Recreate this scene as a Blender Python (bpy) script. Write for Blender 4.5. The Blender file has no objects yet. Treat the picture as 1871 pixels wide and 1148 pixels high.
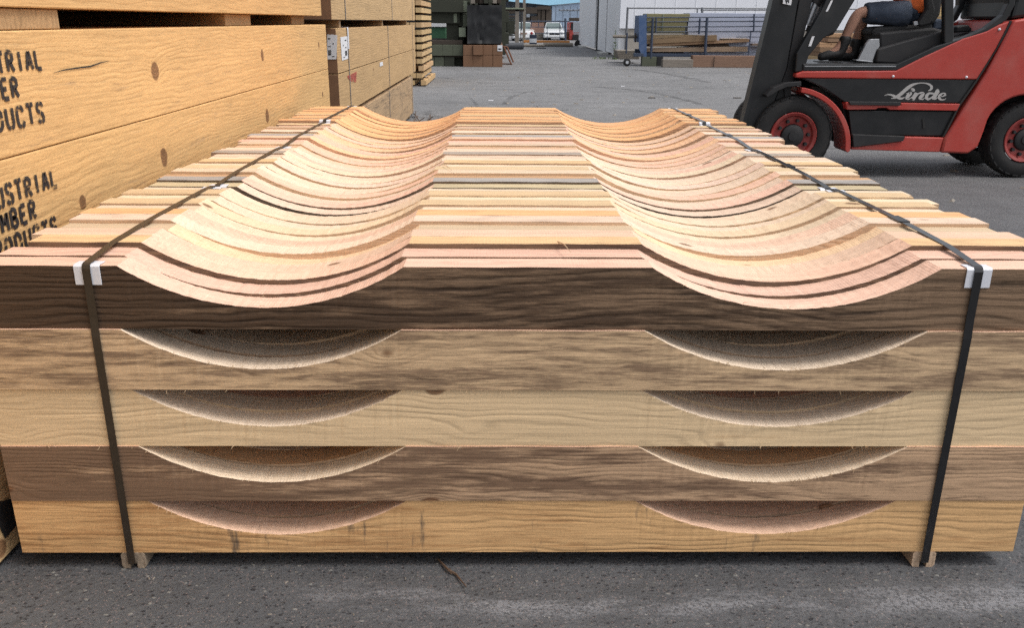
import bpy, bmesh, math, random
from mathutils import Vector, Matrix
random.seed(7)
S = bpy.context.scene
C = S.collection
PI = math.pi

# ------------------------------------------------------------------ camera
CAMH, FPX, PIT, YAW, ROL = 1.45, 1564.65, .3299, .0162, .0082
_F = Vector((math.sin(YAW)*math.cos(PIT), math.cos(YAW)*math.cos(PIT), -math.sin(PIT)))
_r0 = Vector((math.cos(YAW), -math.sin(YAW), 0)); _u0 = _r0.cross(_F)
_R = _r0*math.cos(ROL) + _u0*math.sin(ROL)
_U = -_r0*math.sin(ROL) + _u0*math.cos(ROL)
cam = bpy.data.objects.new('camera', bpy.data.cameras.new('camera'))
C.objects.link(cam); S.camera = cam
m = Matrix((( _R.x, _U.x, -_F.x, 0), (_R.y, _U.y, -_F.y, 0), (_R.z, _U.z, -_F.z, CAMH), (0, 0, 0, 1)))
cam.matrix_world = m
cam.data.sensor_width = 36; cam.data.sensor_fit = 'HORIZONTAL'
cam.data.lens = 36*FPX/1871.0
cam.data.clip_start = .05; cam.data.clip_end = 1500

# ------------------------------------------------------------------ sky, sun, exposure
SUN_EL, SUN_AZ = math.radians(58), math.radians(112)      # azimuth measured from +Y towards +X
w = bpy.data.worlds.new('World'); S.world = w; w.use_nodes = True
nt = w.node_tree; nt.nodes.clear()
sky = nt.nodes.new('ShaderNodeTexSky'); sky.sky_type = 'NISHITA'; sky.sun_disc = False
sky.sun_elevation = SUN_EL; sky.sun_rotation = SUN_AZ
sky.air_density = 1.0; sky.dust_density = 4.0; sky.ozone_density = 1.0
hs = nt.nodes.new('ShaderNodeHueSaturation'); hs.inputs['Saturation'].default_value = .30
bg = nt.nodes.new('ShaderNodeBackground'); bg.inputs['Strength'].default_value = .15
wo = nt.nodes.new('ShaderNodeOutputWorld')
nt.links.new(sky.outputs[0], hs.inputs['Color']); nt.links.new(hs.outputs[0], bg.inputs['Color']); nt.links.new(bg.outputs[0], wo.inputs[0])
sd = bpy.data.lights.new('sun', 'SUN'); sd.energy = 1.25; sd.angle = math.radians(20); sd.color = (1, .95, .88)
sun = bpy.data.objects.new('sun', sd); C.objects.link(sun)
_sd = Vector((math.sin(SUN_AZ)*math.cos(SUN_EL), math.cos(SUN_AZ)*math.cos(SUN_EL), math.sin(SUN_EL)))
sun.rotation_euler = _sd.to_track_quat('Z', 'Y').to_euler(); sun.location = (5, 5, 20)
S.view_settings.view_transform = 'Standard'; S.view_settings.look = 'None'
S.view_settings.gamma = 1; S.view_settings.use_curve_mapping = False
S.view_settings.exposure = 0.33
S.render.engine = 'CYCLES'
S.cycles.use_denoising = False
S.cycles.filter_width = 1.5
S.cycles.caustics_reflective = False; S.cycles.caustics_refractive = False
S.cycles.sample_clamp_indirect = 2.0; S.cycles.use_adaptive_sampling = False

# ------------------------------------------------------------------ helpers
def ray(u, v): return _F*FPX + _R*(u-935.5) - _U*(v-574)
def onp(ax, val, u, v):
    d = ray(u, v); o = Vector((0, 0, CAMH)); return o + d*((val-o[ax])/d[ax])
def PX(x, u, v): return onp(0, x, u, v)
def PY(y, u, v): return onp(1, y, u, v)
def PZ(z, u, v): return onp(2, z, u, v)

class MB:
    def __init__(s): s.v = []; s.f = []; s.m = []
    def add(s, vs, fs, mi=0):
        b = len(s.v); s.v += [tuple(x) for x in vs]; s.f += [tuple(b+i for i in f) for f in fs]; s.m += [mi]*len(fs); return s
    def box(s, x0, x1, y0, y1, z0, z1, mi=0):
        vs = [(x0,y0,z0),(x1,y0,z0),(x1,y1,z0),(x0,y1,z0),(x0,y0,z1),(x1,y0,z1),(x1,y1,z1),(x0,y1,z1)]
        return s.add(vs, [(0,3,2,1),(4,5,6,7),(0,1,5,4),(1,2,6,5),(2,3,7,6),(3,0,4,7)], mi)
    def prism(s, pts, ax, a0, a1, mi=0):
        # pts: 2D list in the plane across axis ax; ax 1 -> (x,z), ax 0 -> (y,z), ax 2 -> (x,y)
        def P(p, a):
            return (a,p[0],p[1]) if ax == 0 else ((p[0],a,p[1]) if ax == 1 else (p[0],p[1],a))
        n = len(pts); vs = [P(p,a0) for p in pts] + [P(p,a1) for p in pts]
        area = sum(pts[i][0]*pts[(i+1)%n][1]-pts[(i+1)%n][0]*pts[i][1] for i in range(n))
        fs = [tuple(range(n)), tuple(range(2*n-1, n-1, -1))] + [(i,i+n,(i+1)%n+n,(i+1)%n) for i in range(n)]
        flip = (area < 0) if ax == 1 else (area > 0)
        if flip: fs = [tuple(reversed(f)) for f in fs]
        return s.add(vs, fs, mi)
    def tube(s, pts, r, seg=8, mi=0, cap=True):
        pts = [Vector(p) for p in pts]; n = len(pts); rs = r if isinstance(r, (list, tuple)) else [r]*n
        vs = []; up = Vector((0,0,1))
        for i, p in enumerate(pts):
            t = (pts[min(i+1,n-1)]-pts[max(i-1,0)]).normalized()
            a = t.cross(up if abs(t.dot(up)) < .95 else Vector((1,0,0))).normalized(); b = t.cross(a)
            for k in range(seg):
                q = 2*PI*k/seg; vs.append(p+(a*math.cos(q)+b*math.sin(q))*rs[i])
        fs = [(i*seg+k, i*seg+(k+1)%seg, (i+1)*seg+(k+1)%seg, (i+1)*seg+k) for i in range(n-1) for k in range(seg)]
        if cap: fs += [tuple(range(seg-1,-1,-1)), tuple((n-1)*seg+k for k in range(seg))]
        return s.add(vs, fs, mi)
    def lathe(s, c, prof, seg=40, ax=1, mi=0):
        # prof: list of (radius, offset along axis)
        vs = []; c = Vector(c)
        for (r, t) in prof:
            for k in range(seg):
                q = 2*PI*k/seg; a, b = r*math.cos(q), r*math.sin(q)
                vs.append(c + (Vector((a,t,b)) if ax == 1 else Vector((t,a,b)) if ax == 0 else Vector((a,b,t))))
        fs = [(i*seg+k, (i+1)*seg+k, (i+1)*seg+(k+1)%seg, i*seg+(k+1)%seg) for i in range(len(prof)-1) for k in range(seg)]
        return s.add(vs, fs, mi)
    def mesh(s, name, mats, off=None):
        me = bpy.data.meshes.new(name)
        vs = s.v if off is None else [(a-off[0], b-off[1], c-off[2]) for a,b,c in s.v]
        me.from_pydata(vs, [], s.f)
        for mt in (mats if isinstance(mats, (list, tuple)) else [mats]): me.materials.append(mt)
        for p, i in zip(me.polygons, s.m): p.material_index = i
        me.update(); return me

def tag(o, label=None, cat=None, group=None, kind=None):
    if label: o['label'] = label
    if cat: o['category'] = cat
    if group: o['group'] = group
    if kind: o['kind'] = kind
    return o
def empty(name, loc, label=None, cat=None, group=None):
    o = bpy.data.objects.new(name, None); o.empty_display_size = .2; C.objects.link(o); o.location = loc
    return tag(o, label, cat, group)
def wloc(p):
    v = Vector((0,0,0))
    while p is not None: v += Vector(p.location); p = p.parent
    return v
def put(name, mb, mats, parent=None, loc=None, smooth=False, bevel=0, kind=None, wood=None, recalc=False):
    """mb is in world coordinates; the object is linked under parent (roots carry no rotation)."""
    base = wloc(parent) if parent is not None else Vector((0,0,0))
    L = Vector(loc) if loc is not None else base
    me = mb.mesh(name, mats, L)
    if recalc:
        b = bmesh.new(); b.from_mesh(me); bmesh.ops.recalc_face_normals(b, faces=b.faces); b.to_mesh(me); b.free()
    if smooth:
        me.polygons.foreach_set('use_smooth', [True]*len(me.polygons))
        if smooth != 'all': me.set_sharp_from_angle(angle=math.radians(38))
    o = bpy.data.objects.new(name, me); C.objects.link(o)
    if parent is not None: o.parent = parent; o.location = L-base
    else: o.location = L
    if bevel:
        bv = o.modifiers.new('bevel', 'BEVEL'); bv.width = bevel; bv.segments = 2; bv.limit_method = 'ANGLE'; bv.angle_limit = math.radians(35)
    if kind: o['kind'] = kind
    if wood: setw(o, *wood)
    return o
def setw(o, a, b=None, stain=0., c=None, d=None):
    o['tint_a'] = list(a); o['tint_b'] = list(b or a); o['stain'] = float(stain)
    o['tint_c'] = list(c or a); o['tint_d'] = list(d or c or a)
    return o
def jit(c, k=.06):
    s = 1+random.uniform(-k,k); return [max(0,x*s*(1+random.uniform(-k,k)*.35)) for x in c]

# ------------------------------------------------------------------ node helper
class NB:
    def __init__(s, name):
        s.mat = bpy.data.materials.new(name); s.mat.use_nodes = True; s.t = s.mat.node_tree; s.t.nodes.clear()
        s.out = s.t.nodes.new('ShaderNodeOutputMaterial'); s.b = s.t.nodes.new('ShaderNodeBsdfPrincipled')
        s.t.links.new(s.b.outputs[0], s.out.inputs[0])
    def n(s, typ, props=None, **inp):
        nd = s.t.nodes.new('ShaderNode'+typ)
        for k, v in (props or {}).items(): setattr(nd, k, v)
        for k, v in inp.items():
            k = k.replace('_', ' ')
            sk = nd.inputs[int(k[1:])] if k[0] == 'i' and k[1:].isdigit() else nd.inputs[k]
            s.set(sk, v)
        return nd
    def set(s, sk, v):
        if isinstance(v, bpy.types.NodeSocket): s.t.links.new(v, sk)
        elif isinstance(v, bpy.types.Node): s.t.links.new(v.outputs[0], sk)
        elif sk.type == 'RGBA' and isinstance(v, (list, tuple)) and len(v) == 3: sk.default_value = (*v, 1)
        else: sk.default_value = v
    def math(s, op, a, b=0., c=None, clamp=False):
        nd = s.t.nodes.new('ShaderNodeMath'); nd.operation = op; nd.use_clamp = clamp
        s.set(nd.inputs[0], a); s.set(nd.inputs[1], b)
        if c is not None: s.set(nd.inputs[2], c)
        return nd.outputs[0]
    def vmath(s, op, a, b=(0,0,0), out=0):
        nd = s.t.nodes.new('ShaderNodeVectorMath'); nd.operation = op
        s.set(nd.inputs[0], a); s.set(nd.inputs[1], b); return nd.outputs[out]
    def mix(s, f, a, b, blend='MIX'):
        nd = s.t.nodes.new('ShaderNodeMix'); nd.data_type = 'RGBA'; nd.blend_type = blend
        s.set(nd.inputs[0], f); s.set(nd.inputs[6], a); s.set(nd.inputs[7], b); return nd.outputs[2]
    def ss(s, x, lo, hi):
        nd = s.t.nodes.new('ShaderNodeMapRange'); nd.interpolation_type = 'SMOOTHSTEP'
        s.set(nd.inputs[0], x); nd.inputs[1].default_value = lo; nd.inputs[2].default_value = hi; return nd.outputs[0]
    def noise(s, vec, scale=1., detail=3., rough=.5, out=0):
        nd = s.n('TexNoise', None, Vector=vec, Scale=scale, Detail=detail, Roughness=rough); return nd.outputs[out]
    def scale(s, vec, xyz): return s.vmath('MULTIPLY', vec, xyz)
    def bump(s, h, strength=.3, dist=.01, prev=None):
        nd = s.n('Bump', None, Strength=strength, Distance=dist, Height=h)
        if prev is not None: s.set(nd.inputs['Normal'], prev)
        return nd.outputs[0]
    def done(s, col=None, rough=.6, metal=0., normal=None, spec=None, **kw):
        if col is not None: s.set(s.b.inputs['Base Color'], col)
        s.set(s.b.inputs['Roughness'], rough); s.set(s.b.inputs['Metallic'], metal)
        if normal is not None: s.set(s.b.inputs['Normal'], normal)
        if spec is not None: s.b.inputs['Specular IOR Level'].default_value = spec
        for k, v in kw.items(): s.set(s.b.inputs[k.replace('_',' ')], v)
        return s.mat

def wood(name, axis, slot='tint_a', ringf=70., bumpk=.35, saw=0., knots=None, rough=.75, sparse=True, stainy=True, dirt=0., ringc=.5, fuzz=0., warpk=.14, streak=.35, knotn=(2.6,4.4)):
    """solid wood: growth rings round a pith that runs along `axis`, fibre, knots, weather stains"""
    q = NB(name)
    co = q.n('TexCoord').outputs['Object']; rnd = q.n('ObjectInfo').outputs['Random']
    off = q.n('CombineXYZ', None, X=q.math('MULTIPLY', rnd, 91.7), Y=q.math('MULTIPLY', rnd, 37.3), Z=q.math('MULTIPLY', rnd, 53.9)).outputs[0]
    P0 = co if knots is not None else q.vmath('ADD', co, off)
    sep = q.n('SeparateXYZ', None, Vector=co)
    order = {'X': (0,1,2), 'Y': (1,0,2), 'Z': (2,0,1)}[axis]
    a, b, c = (sep.outputs[i] for i in order)
    # vector (along, across, across), with the random shift
    L = q.vmath('ADD', q.n('CombineXYZ', None, X=a, Y=b, Z=c).outputs[0], off)
    warp = q.noise(q.scale(L, (.8, 4., 4.)), 1., 2.)
    warp2 = q.noise(q.scale(L, (5., 14., 14.)), 1., 2.)
    pb = q.math('MULTIPLY_ADD', q.math('FRACT', q.math('MULTIPLY', rnd, 17.)), .3, -.15)
    pc = q.math('MULTIPLY_ADD', q.math('FRACT', q.math('MULTIPLY', rnd, 29.)), .3, -.22)
    db = q.math('SUBTRACT', b, pb); dc = q.math('SUBTRACT', c, pc)
    r = q.math('SQRT', q.math('ADD', q.math('MULTIPLY', db, db), q.math('MULTIPLY', dc, dc)))
    r = q.math('ADD', r, q.math('MULTIPLY', q.math('SUBTRACT', warp, .5), warpk))
    r = q.math('ADD', r, q.math('MULTIPLY', q.math('SUBTRACT', warp2, .5), .03))
    kmask = None
    if knots:
        for (kp, kr) in knots:
            d = q.vmath('DISTANCE', co, kp, out=1)
            d = q.math('ADD', d, q.math('MULTIPLY', q.math('SUBTRACT', warp2, .5), kr*1.0))
            r = q.math('ADD', r, q.math('MULTIPLY', q.math('POWER', 2.718, q.math('MULTIPLY', d, -1/(kr*1.1))), kr*1.3))
            mk = q.math('SUBTRACT', 1., q.ss(d, kr*.75, kr*1.0))
            kmask = mk if kmask is None else q.math('MAXIMUM', kmask, mk)
    if sparse:
        vo = q.n('TexVoronoi', {'feature': 'F1'}, Vector=q.scale(L, (knotn[0], knotn[1], knotn[1])), Scale=1., Randomness=1.)
        d = vo.outputs['Distance']
        r = q.math('ADD', r, q.math('MULTIPLY', q.math('POWER', 2.718, q.math('MULTIPLY', d, -9.)), .045))
        mk = q.math('SUBTRACT', 1., q.ss(d, .055, .085))
        kmask = mk if kmask is None else q.math('MAXIMUM', kmask, mk)
    ring = q.math('MULTIPLY_ADD', q.math('SINE', q.math('MULTIPLY', r, 2*PI*ringf)), .5, .5)
    ring = q.math('MULTIPLY', q.math('POWER', ring, 2.2), q.math('MULTIPLY_ADD', q.ss(q.noise(q.scale(L, (2., 18., 18.)), 1., 3., .6), .35, .65), .9, .25))
    fib = q.noise(q.scale(L, (4., 130., 130.)), 1., 4., .65)
    fib2 = q.noise(q.scale(L, (1.2, 26., 26.)), 1., 3., .6)
    blot = q.noise(q.scale(L, (1.6, 7., 7.)), 1., 3., .6)
    base = q.n('Attribute', {'attribute_type': 'OBJECT', 'attribute_name': slot}).outputs['Color']
    v = q.math('MULTIPLY_ADD', ring, -.26*ringc*2, 1.04)
    v = q.math('ADD', v, q.math('MULTIPLY', q.math('SUBTRACT', fib, .5), .62))
    v = q.math('ADD', v, q.math('MULTIPLY', q.math('SUBTRACT', fib2, .5), .34))
    v = q.math('ADD', v, q.math('MULTIPLY', q.math('SUBTRACT', blot, .5), .30))
    skn = q.noise(q.scale(L, (9., 150., 150.)), 1., 3., .7); skm = q.noise(q.scale(L, (1.1, 9., 9.)), 1., 3., .6)
    sk = q.math('MULTIPLY', q.ss(skn, .55, .70), q.ss(skm, .40, .62))
    v = q.math('SUBTRACT', v, q.math('MULTIPLY', sk, .38*streak))
    spk = q.noise(q.scale(L, (140., 420., 420.)), 1., 2., .7)
    v = q.math('ADD', v, q.math('MULTIPLY', q.math('SUBTRACT', spk, .5), .45))
    h = q.math('ADD', q.math('MULTIPLY', ring, -.5), q.math('MULTIPLY', fib, .8))
    h = q.math('SUBTRACT', h, q.math('MULTIPLY', sk, .5*streak))
    if saw:
        sw = q.math('ADD', q.math('MULTIPLY', sep.outputs[0], 1.), q.math('MULTIPLY', sep.outputs[2], .35))
        sw = q.math('ADD', sw, q.math('MULTIPLY', q.noise(co, 9., 1.), .006))
        s1 = q.math('SINE', q.math('MULTIPLY', sw, 2*PI/.0085))
        sm = q.math('MULTIPLY', s1, q.ss(q.noise(q.vmath('ADD', co, off), 5., 2.), .42, .62))
        v = q.math('ADD', v, q.math('MULTIPLY', sm, .028*saw)); h = q.math('ADD', h, q.math('MULTIPLY', sm, .22*saw))
    if fuzz:
        fz = q.noise(q.scale(L, (70., 90., 90.)), 1., 3., .7)
        wv = q.noise(q.scale(L, (16., 45., 45.)), 1., 3., .6)
        h = q.math('ADD', h, q.math('MULTIPLY', fz, fuzz)); h = q.math('ADD', h, q.math('MULTIPLY', wv, fuzz*1.3))
        v = q.math('ADD', v, q.math('MULTIPLY', q.math('SUBTRACT', wv, .5), .22*fuzz))
    col = base
    if stainy:
        tb = q.n('Attribute', {'attribute_type': 'OBJECT', 'attribute_name': 'tint_b'}).outputs['Color']
        st = q.n('Attribute', {'attribute_type': 'OBJECT', 'attribute_name': 'stain'}).outputs['Fac']
        sn = q.noise(q.scale(L, (2.0, 20., 20.)), 1., 6., .68)
        sn2 = q.noise(q.scale(L, (9., 95., 95.)), 1., 4., .7)
        sn = q.math('ADD', sn, q.math('MULTIPLY', q.math('SUBTRACT', sn2, .5), .55))
        th = q.math('SUBTRACT', q.math('ADD', sn, st), .86)
        ln = q.n('Attribute', {'attribute_type': 'OBJECT', 'attribute_name': 'lean'}).outputs['Fac']
        th = q.math('SUBTRACT', th, q.math('MULTIPLY', ln, sep.outputs[0]))
        mk = q.ss(th, -.12, .12)
        mk = q.math('MULTIPLY', mk, q.math('MULTIPLY', q.ss(st, .02, .12), .85))
        col = q.mix(mk, base, tb)
    if dirt:
        # dark vertical smears left by handling, strongest near the lower edge
        dn = q.noise(q.vmath('MULTIPLY', q.vmath('ADD', co, off), (16., 16., 3.)), 1., 4., .7)
        dd = q.math('MULTIPLY', q.ss(dn, .6, .72), dirt)
        col = q.mix(dd, col, (.09, .08, .07))
    if kmask is not None:
        kcol = q.mix(q.math('FRACT', q.math('MULTIPLY', r, 60.)), (.10, .045, .022), (.24, .115, .055))
        col = q.mix(q.math('MULTIPLY', kmask, .85), col, kcol)
    hsv = q.n('HueSaturation', None, Value=v, Color=col).outputs[0]
    nrm = q.bump(h, bumpk, .004)
    return q.done(hsv, rough, 0, nrm, spec=.25)

def plain(name, col, rough=.5, metal=0., var=.12, bumps=0., scale=8., spec=None, coat=0., dust=None):
    q = NB(name); co = q.n('TexCoord').outputs['Object']
    nz = q.noise(co, scale, 4., .6); nz2 = q.noise(co, scale*9, 3., .6)
    f = q.math('ADD', q.math('MULTIPLY', q.math('SUBTRACT', nz, .5), var*2), q.math('MULTIPLY_ADD', q.math('SUBTRACT', nz2, .5), var, 1.))
    c = q.n('HueSaturation', None, Value=f, Color=(*col, 1)).outputs[0]
    if dust: c = q.mix(q.math('MULTIPLY', q.ss(nz, .4, .75), dust), c, (.30, .27, .23))
    rr = q.math('ADD', rough, q.math('MULTIPLY', q.math('SUBTRACT', nz, .5), .25), clamp=True)
    nm = q.bump(nz2, bumps, .005) if bumps else None
    kw = {'Coat_Weight': coat} if coat else {}
    return q.done(c, rr, metal, nm, spec, **kw)

# ------------------------------------------------------------------ materials
M = {}
M['board_side'] = wood('board_side', 'X', 'tint_a', 75., .4, ringc=.34)
M['side_dark'] = wood('side_dark', 'X', 'tint_a', 48., .8, ringc=.95, warpk=.20, streak=.5, knotn=(1.3,2.4))
M['side_stained'] = wood('side_stained', 'X', 'tint_a', 90., .4, ringc=.20, streak=.8, warpk=.10)
M['side_clean'] = wood('side_clean', 'X', 'tint_a', 70., .35, ringc=.24, warpk=.09, streak=.25)
M['side_dirty'] = wood('side_dirty', 'X', 'tint_a', 60., .45, ringc=.36, dirt=.8, streak=.5, warpk=.2)
M['board_top'] = wood('board_top', 'X', 'tint_d', 80., .25, saw=.35, ringc=.28, stainy=False)
M['board_cut'] = wood('board_cut', 'X', 'tint_c', 90., .25, saw=1., ringc=.15, stainy=False)
M['board_end'] = plain('board_end', (.42, .27, .15), .85, var=.2, bumps=.3, scale=20.)
M['beam'] = wood('beam', 'Y', 'tint_a', 40., .5, ringc=.16, fuzz=.5)
M['beam_x'] = wood('beam_x', 'X', 'tint_a', 40., .5, ringc=.4)
M['beam_end'] = plain('beam_end', (.20, .105, .055), .7, var=.25, scale=9., bumps=.2)
M['ink'] = None
def ink():
    q = NB('stencil_ink'); co = q.n('TexCoord').outputs['Object']
    nz = q.noise(q.scale(co, (60., 14., 60.)), 1., 4., .7)
    t = q.n('BsdfTransparent'); mx = q.n('MixShader')
    q.t.links.new(q.math('MULTIPLY', q.ss(nz, .30, .44), .95), mx.inputs[0]); q.t.links.new(t.outputs[0], mx.inputs[1]); q.t.links.new(q.b.outputs[0], mx.inputs[2])
    q.t.links.new(mx.outputs[0], q.out.inputs[0]); return q.done((.022, .02, .022), .7)
M['ink'] = ink()
M['strap'] = plain('strap_black', (.012, .012, .013), .20, var=.3, scale=30., spec=.7)
M['strap_brown'] = plain('strap_brown', (.035, .026, .018), .42, var=.3, scale=30.)
M['clip'] = plain('clip_white', (.72, .74, .80), .35, var=.03)
M['paper'] = plain('paper', (.72, .73, .76), .6, var=.03)
M['black'] = plain('black_paint', (.011, .012, .014), .38, var=.3, scale=5., dust=.02)
M['blackm'] = plain('black_matt', (.013, .013, .015), .65, var=.3, scale=8., dust=.03)
M['rubber'] = plain('rubber', (.013, .013, .014), .82, var=.3, scale=12., bumps=.3, dust=.04)
M['red'] = plain('red_paint', (.43, .047, .035), .42, var=.10, scale=3., coat=.15, dust=.16)
M['redrim'] = plain('red_rim', (.27, .028, .025), .5, var=.2, scale=12., dust=.15)
M['grey_logo'] = plain('logo_grey', (.42, .41, .40), .6, var=.08)
M['steel'] = plain('steel', (.42, .43, .45), .35, .8, var=.2)
M['tarp'] = plain('tarp', (.009, .010, .012), .65, var=.4, scale=3., bumps=.4)
M['white_wall'] = plain('white_wall', (.80, .82, .88), .6, var=.03, scale=.4)
M['white_wall2'] = plain('white_wall_side', (.84, .85, .87), .6, var=.05, scale=.5)
M['dark'] = plain('dark_gap', (.02, .02, .02), .8)
M['beige'] = plain('beige_panel', (.36, .33, .29), .8, var=.15, scale=1.5, bumps=.2)
M['blue'] = plain('blue_paint', (.05, .10, .22), .5, var=.3, scale=4., dust=.15)
M['navy'] = plain('navy_steel', (.035, .05, .085), .5, var=.3)
M['grey_steel'] = plain('grey_steel', (.20, .21, .23), .5, .5, var=.2)
M['pale_blue'] = plain('pale_blue_wrap', (.42, .46, .58), .5, var=.06, scale=2.)
M['olive'] = plain('olive_panel', (.22, .20, .10), .6, var=.15, scale=2.)
M['green_wood'] = plain('green_treated', (.085, .095, .065), .8, var=.3, scale=5., bumps=.3)
M['green_dark'] = plain('green_dark', (.035, .038, .026), .85, var=.4, scale=3., bumps=.3)
M['green_pale'] = plain('green_pale', (.22, .25, .18), .8, var=.25, scale=6.)
M['green_bin'] = plain('green_bin', (.03, .10, .05), .6, var=.2)
M['brown_block'] = plain('brown_block', (.19, .10, .055), .8, var=.22, scale=4., bumps=.3)
M['grey_wood'] = plain('grey_wood', (.22, .195, .165), .85, var=.3, scale=4., bumps=.3)
M['dark_wood'] = plain('dark_wood', (.055, .042, .032), .85, var=.4, scale=3.)
M['pink_brown'] = plain('pink_brown', (.30, .18, .14), .85, var=.15, scale=3.)
M['rust'] = plain('rust', (.16, .07, .04), .8, var=.3)
M['pipe'] = plain('pipe', (.07, .075, .085), .6, var=.25)
M['concrete'] = plain('concrete', (.50, .50, .48), .85, var=.12, scale=4.)
M['car_white'] = plain('car_white', (.70, .72, .74), .25, var=.02, coat=.5)
M['car_glass'] = plain('car_glass', (.13, .17, .17), .12, var=.1)
M['glass'] = plain('dark_glass', (.03, .035, .04), .08, var=.1)
M['plate'] = plain('headlight', (.5, .52, .55), .15, var=.1)
M['red_light'] = plain('tail_light', (.30, .02, .02), .3)
M['sky_wall'] = plain('pale_blue_cladding', (.36, .46, .60), .6, var=.03, scale=.3)
M['blue_roof'] = plain('blue_roof', (.17, .34, .46), .5, var=.06, scale=.3)
M['grey_wall'] = plain('grey_cladding', (.25, .28, .32), .7, var=.10, scale=.4)
M['skin'] = plain('skin', (.50, .27, .19), .8, var=.10, scale=25.)
M['shorts'] = plain('shorts_navy', (.045, .06, .09), .85, var=.25, scale=14., bumps=.4)
M['orange'] = plain('hi_vis_orange', (.95, .20, .05), .7, var=.06, scale=10., bumps=.2)
M['boot'] = plain('boot', (.02, .019, .02), .6, var=.3)
M['hair'] = plain('hair', (.05, .03, .02), .7)
M['seat'] = plain('seat_black', (.017, .017, .018), .7, var=.3, bumps=.2)
M['amber'] = plain('orange_paint', (.60, .25, .06), .5, var=.1)
M['leaf'] = plain('weed_leaf', (.08, .12, .035), .7, var=.3)
M['twig'] = plain('twig', (.09, .055, .035), .8, var=.3, scale=60.)
M['chip'] = plain('chip', (.50, .36, .22), .8, var=.2, scale=40.)

def asphalt():
    q = NB('asphalt'); co = q.n('TexCoord').outputs['Object']
    big = q.noise(co, .35, 5., .6); mid = q.noise(co, 3.5, 5., .6); fine = q.noise(co, 320., 3., .7)
    stretch = q.noise(q.scale(co, (.5, 2.2, 1.)), 1., 5., .65)
    vo = q.n('TexVoronoi', {'feature': 'F1'}, Vector=q.vmath('ADD', q.scale(co, (.8, 1.1, 1.)), q.scale(q.noise(co, 60., 2., out=1), (.012, .012, 0))), Scale=78.)
    vs_ = q.n('TexVoronoi', {'feature': 'F1'}, Vector=co, Scale=150.)
    seed = q.n('SeparateColor', None, Color=vo.outputs['Color']); s2 = q.n('SeparateColor', None, Color=vs_.outputs['Color'])
    stone = q.math('SUBTRACT', 1., q.ss(vo.outputs['Distance'], .22, .42))
    stone = q.math('MULTIPLY', stone, q.ss(seed.outputs[0], .34, .38))
    stone2 = q.math('MULTIPLY', q.math('SUBTRACT', 1., q.ss(vs_.outputs['Distance'], .25, .45)), q.ss(s2.outputs[0], .55, .6))
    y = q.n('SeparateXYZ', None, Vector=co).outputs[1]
    dusty = q.ss(y, 3., 16.)                      # far dust and sky sheen, near shade by the stack, put into the colour
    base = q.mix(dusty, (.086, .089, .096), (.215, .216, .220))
    base = q.n('HueSaturation', None, Value=q.math('ADD', q.math('MULTIPLY_ADD', big, .7, .25), q.math('MULTIPLY', mid, .6)), Color=base).outputs[0]
    base = q.mix(q.math('MULTIPLY', q.ss(stretch, .52, .70), .35), base, (.20, .20, .20))
    base = q.mix(q.math('MULTIPLY', q.ss(stretch, .48, .36), .30), base, (.05, .05, .052))
    base = q.n('HueSaturation', None, Value=q.math('MULTIPLY_ADD', fine, .9, .55), Color=base).outputs[0]
    scol = q.mix(q.math('GREATER_THAN', seed.outputs[1], .50), (.022, .022, .026), (.105, .106, .105))
    scol = q.mix(q.math('GREATER_THAN', seed.outputs[2], .975), scol, (.20, .20, .19))
    col = q.mix(q.math('MULTIPLY', stone, .95), base, scol)
    s2c = q.mix(q.math('GREATER_THAN', s2.outputs[1], .55), (.014, .014, .018), (.20, .157, .15))
    col = q.mix(q.math('MULTIPLY', stone2, .75), col, s2c)
    cr = q.n('TexVoronoi', {'feature': 'DISTANCE_TO_EDGE'}, Vector=q.vmath('ADD', co, q.scale(q.noise(co, 1.5, 5., .7, out=1), (.9, .9, 0))), Scale=.22)
    crk = q.math('MULTIPLY', q.math('SUBTRACT', 1., q.ss(cr.outputs['Distance'], .0, .0045)), q.ss(q.noise(co, .5, 2.), .48, .6))
    col = q.mix(q.math('MULTIPLY', crk, .7), col, (.03, .03, .03))
    bl = q.noise(q.vmath('ADD', co, (7., 3., 0.)), 1.1, 5., .7)
    col = q.mix(q.math('MULTIPLY', q.ss(bl, .60, .74), .35), col, (.045, .044, .043))
    h = q.math('ADD', q.math('MULTIPLY', q.math('SUBTRACT', 1., vo.outputs['Distance']), .8), q.math('MULTIPLY', fine, .6))
    return q.done(col, .72, 0, q.bump(h, .55, .006), spec=.4)
M['asphalt'] = asphalt()
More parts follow.
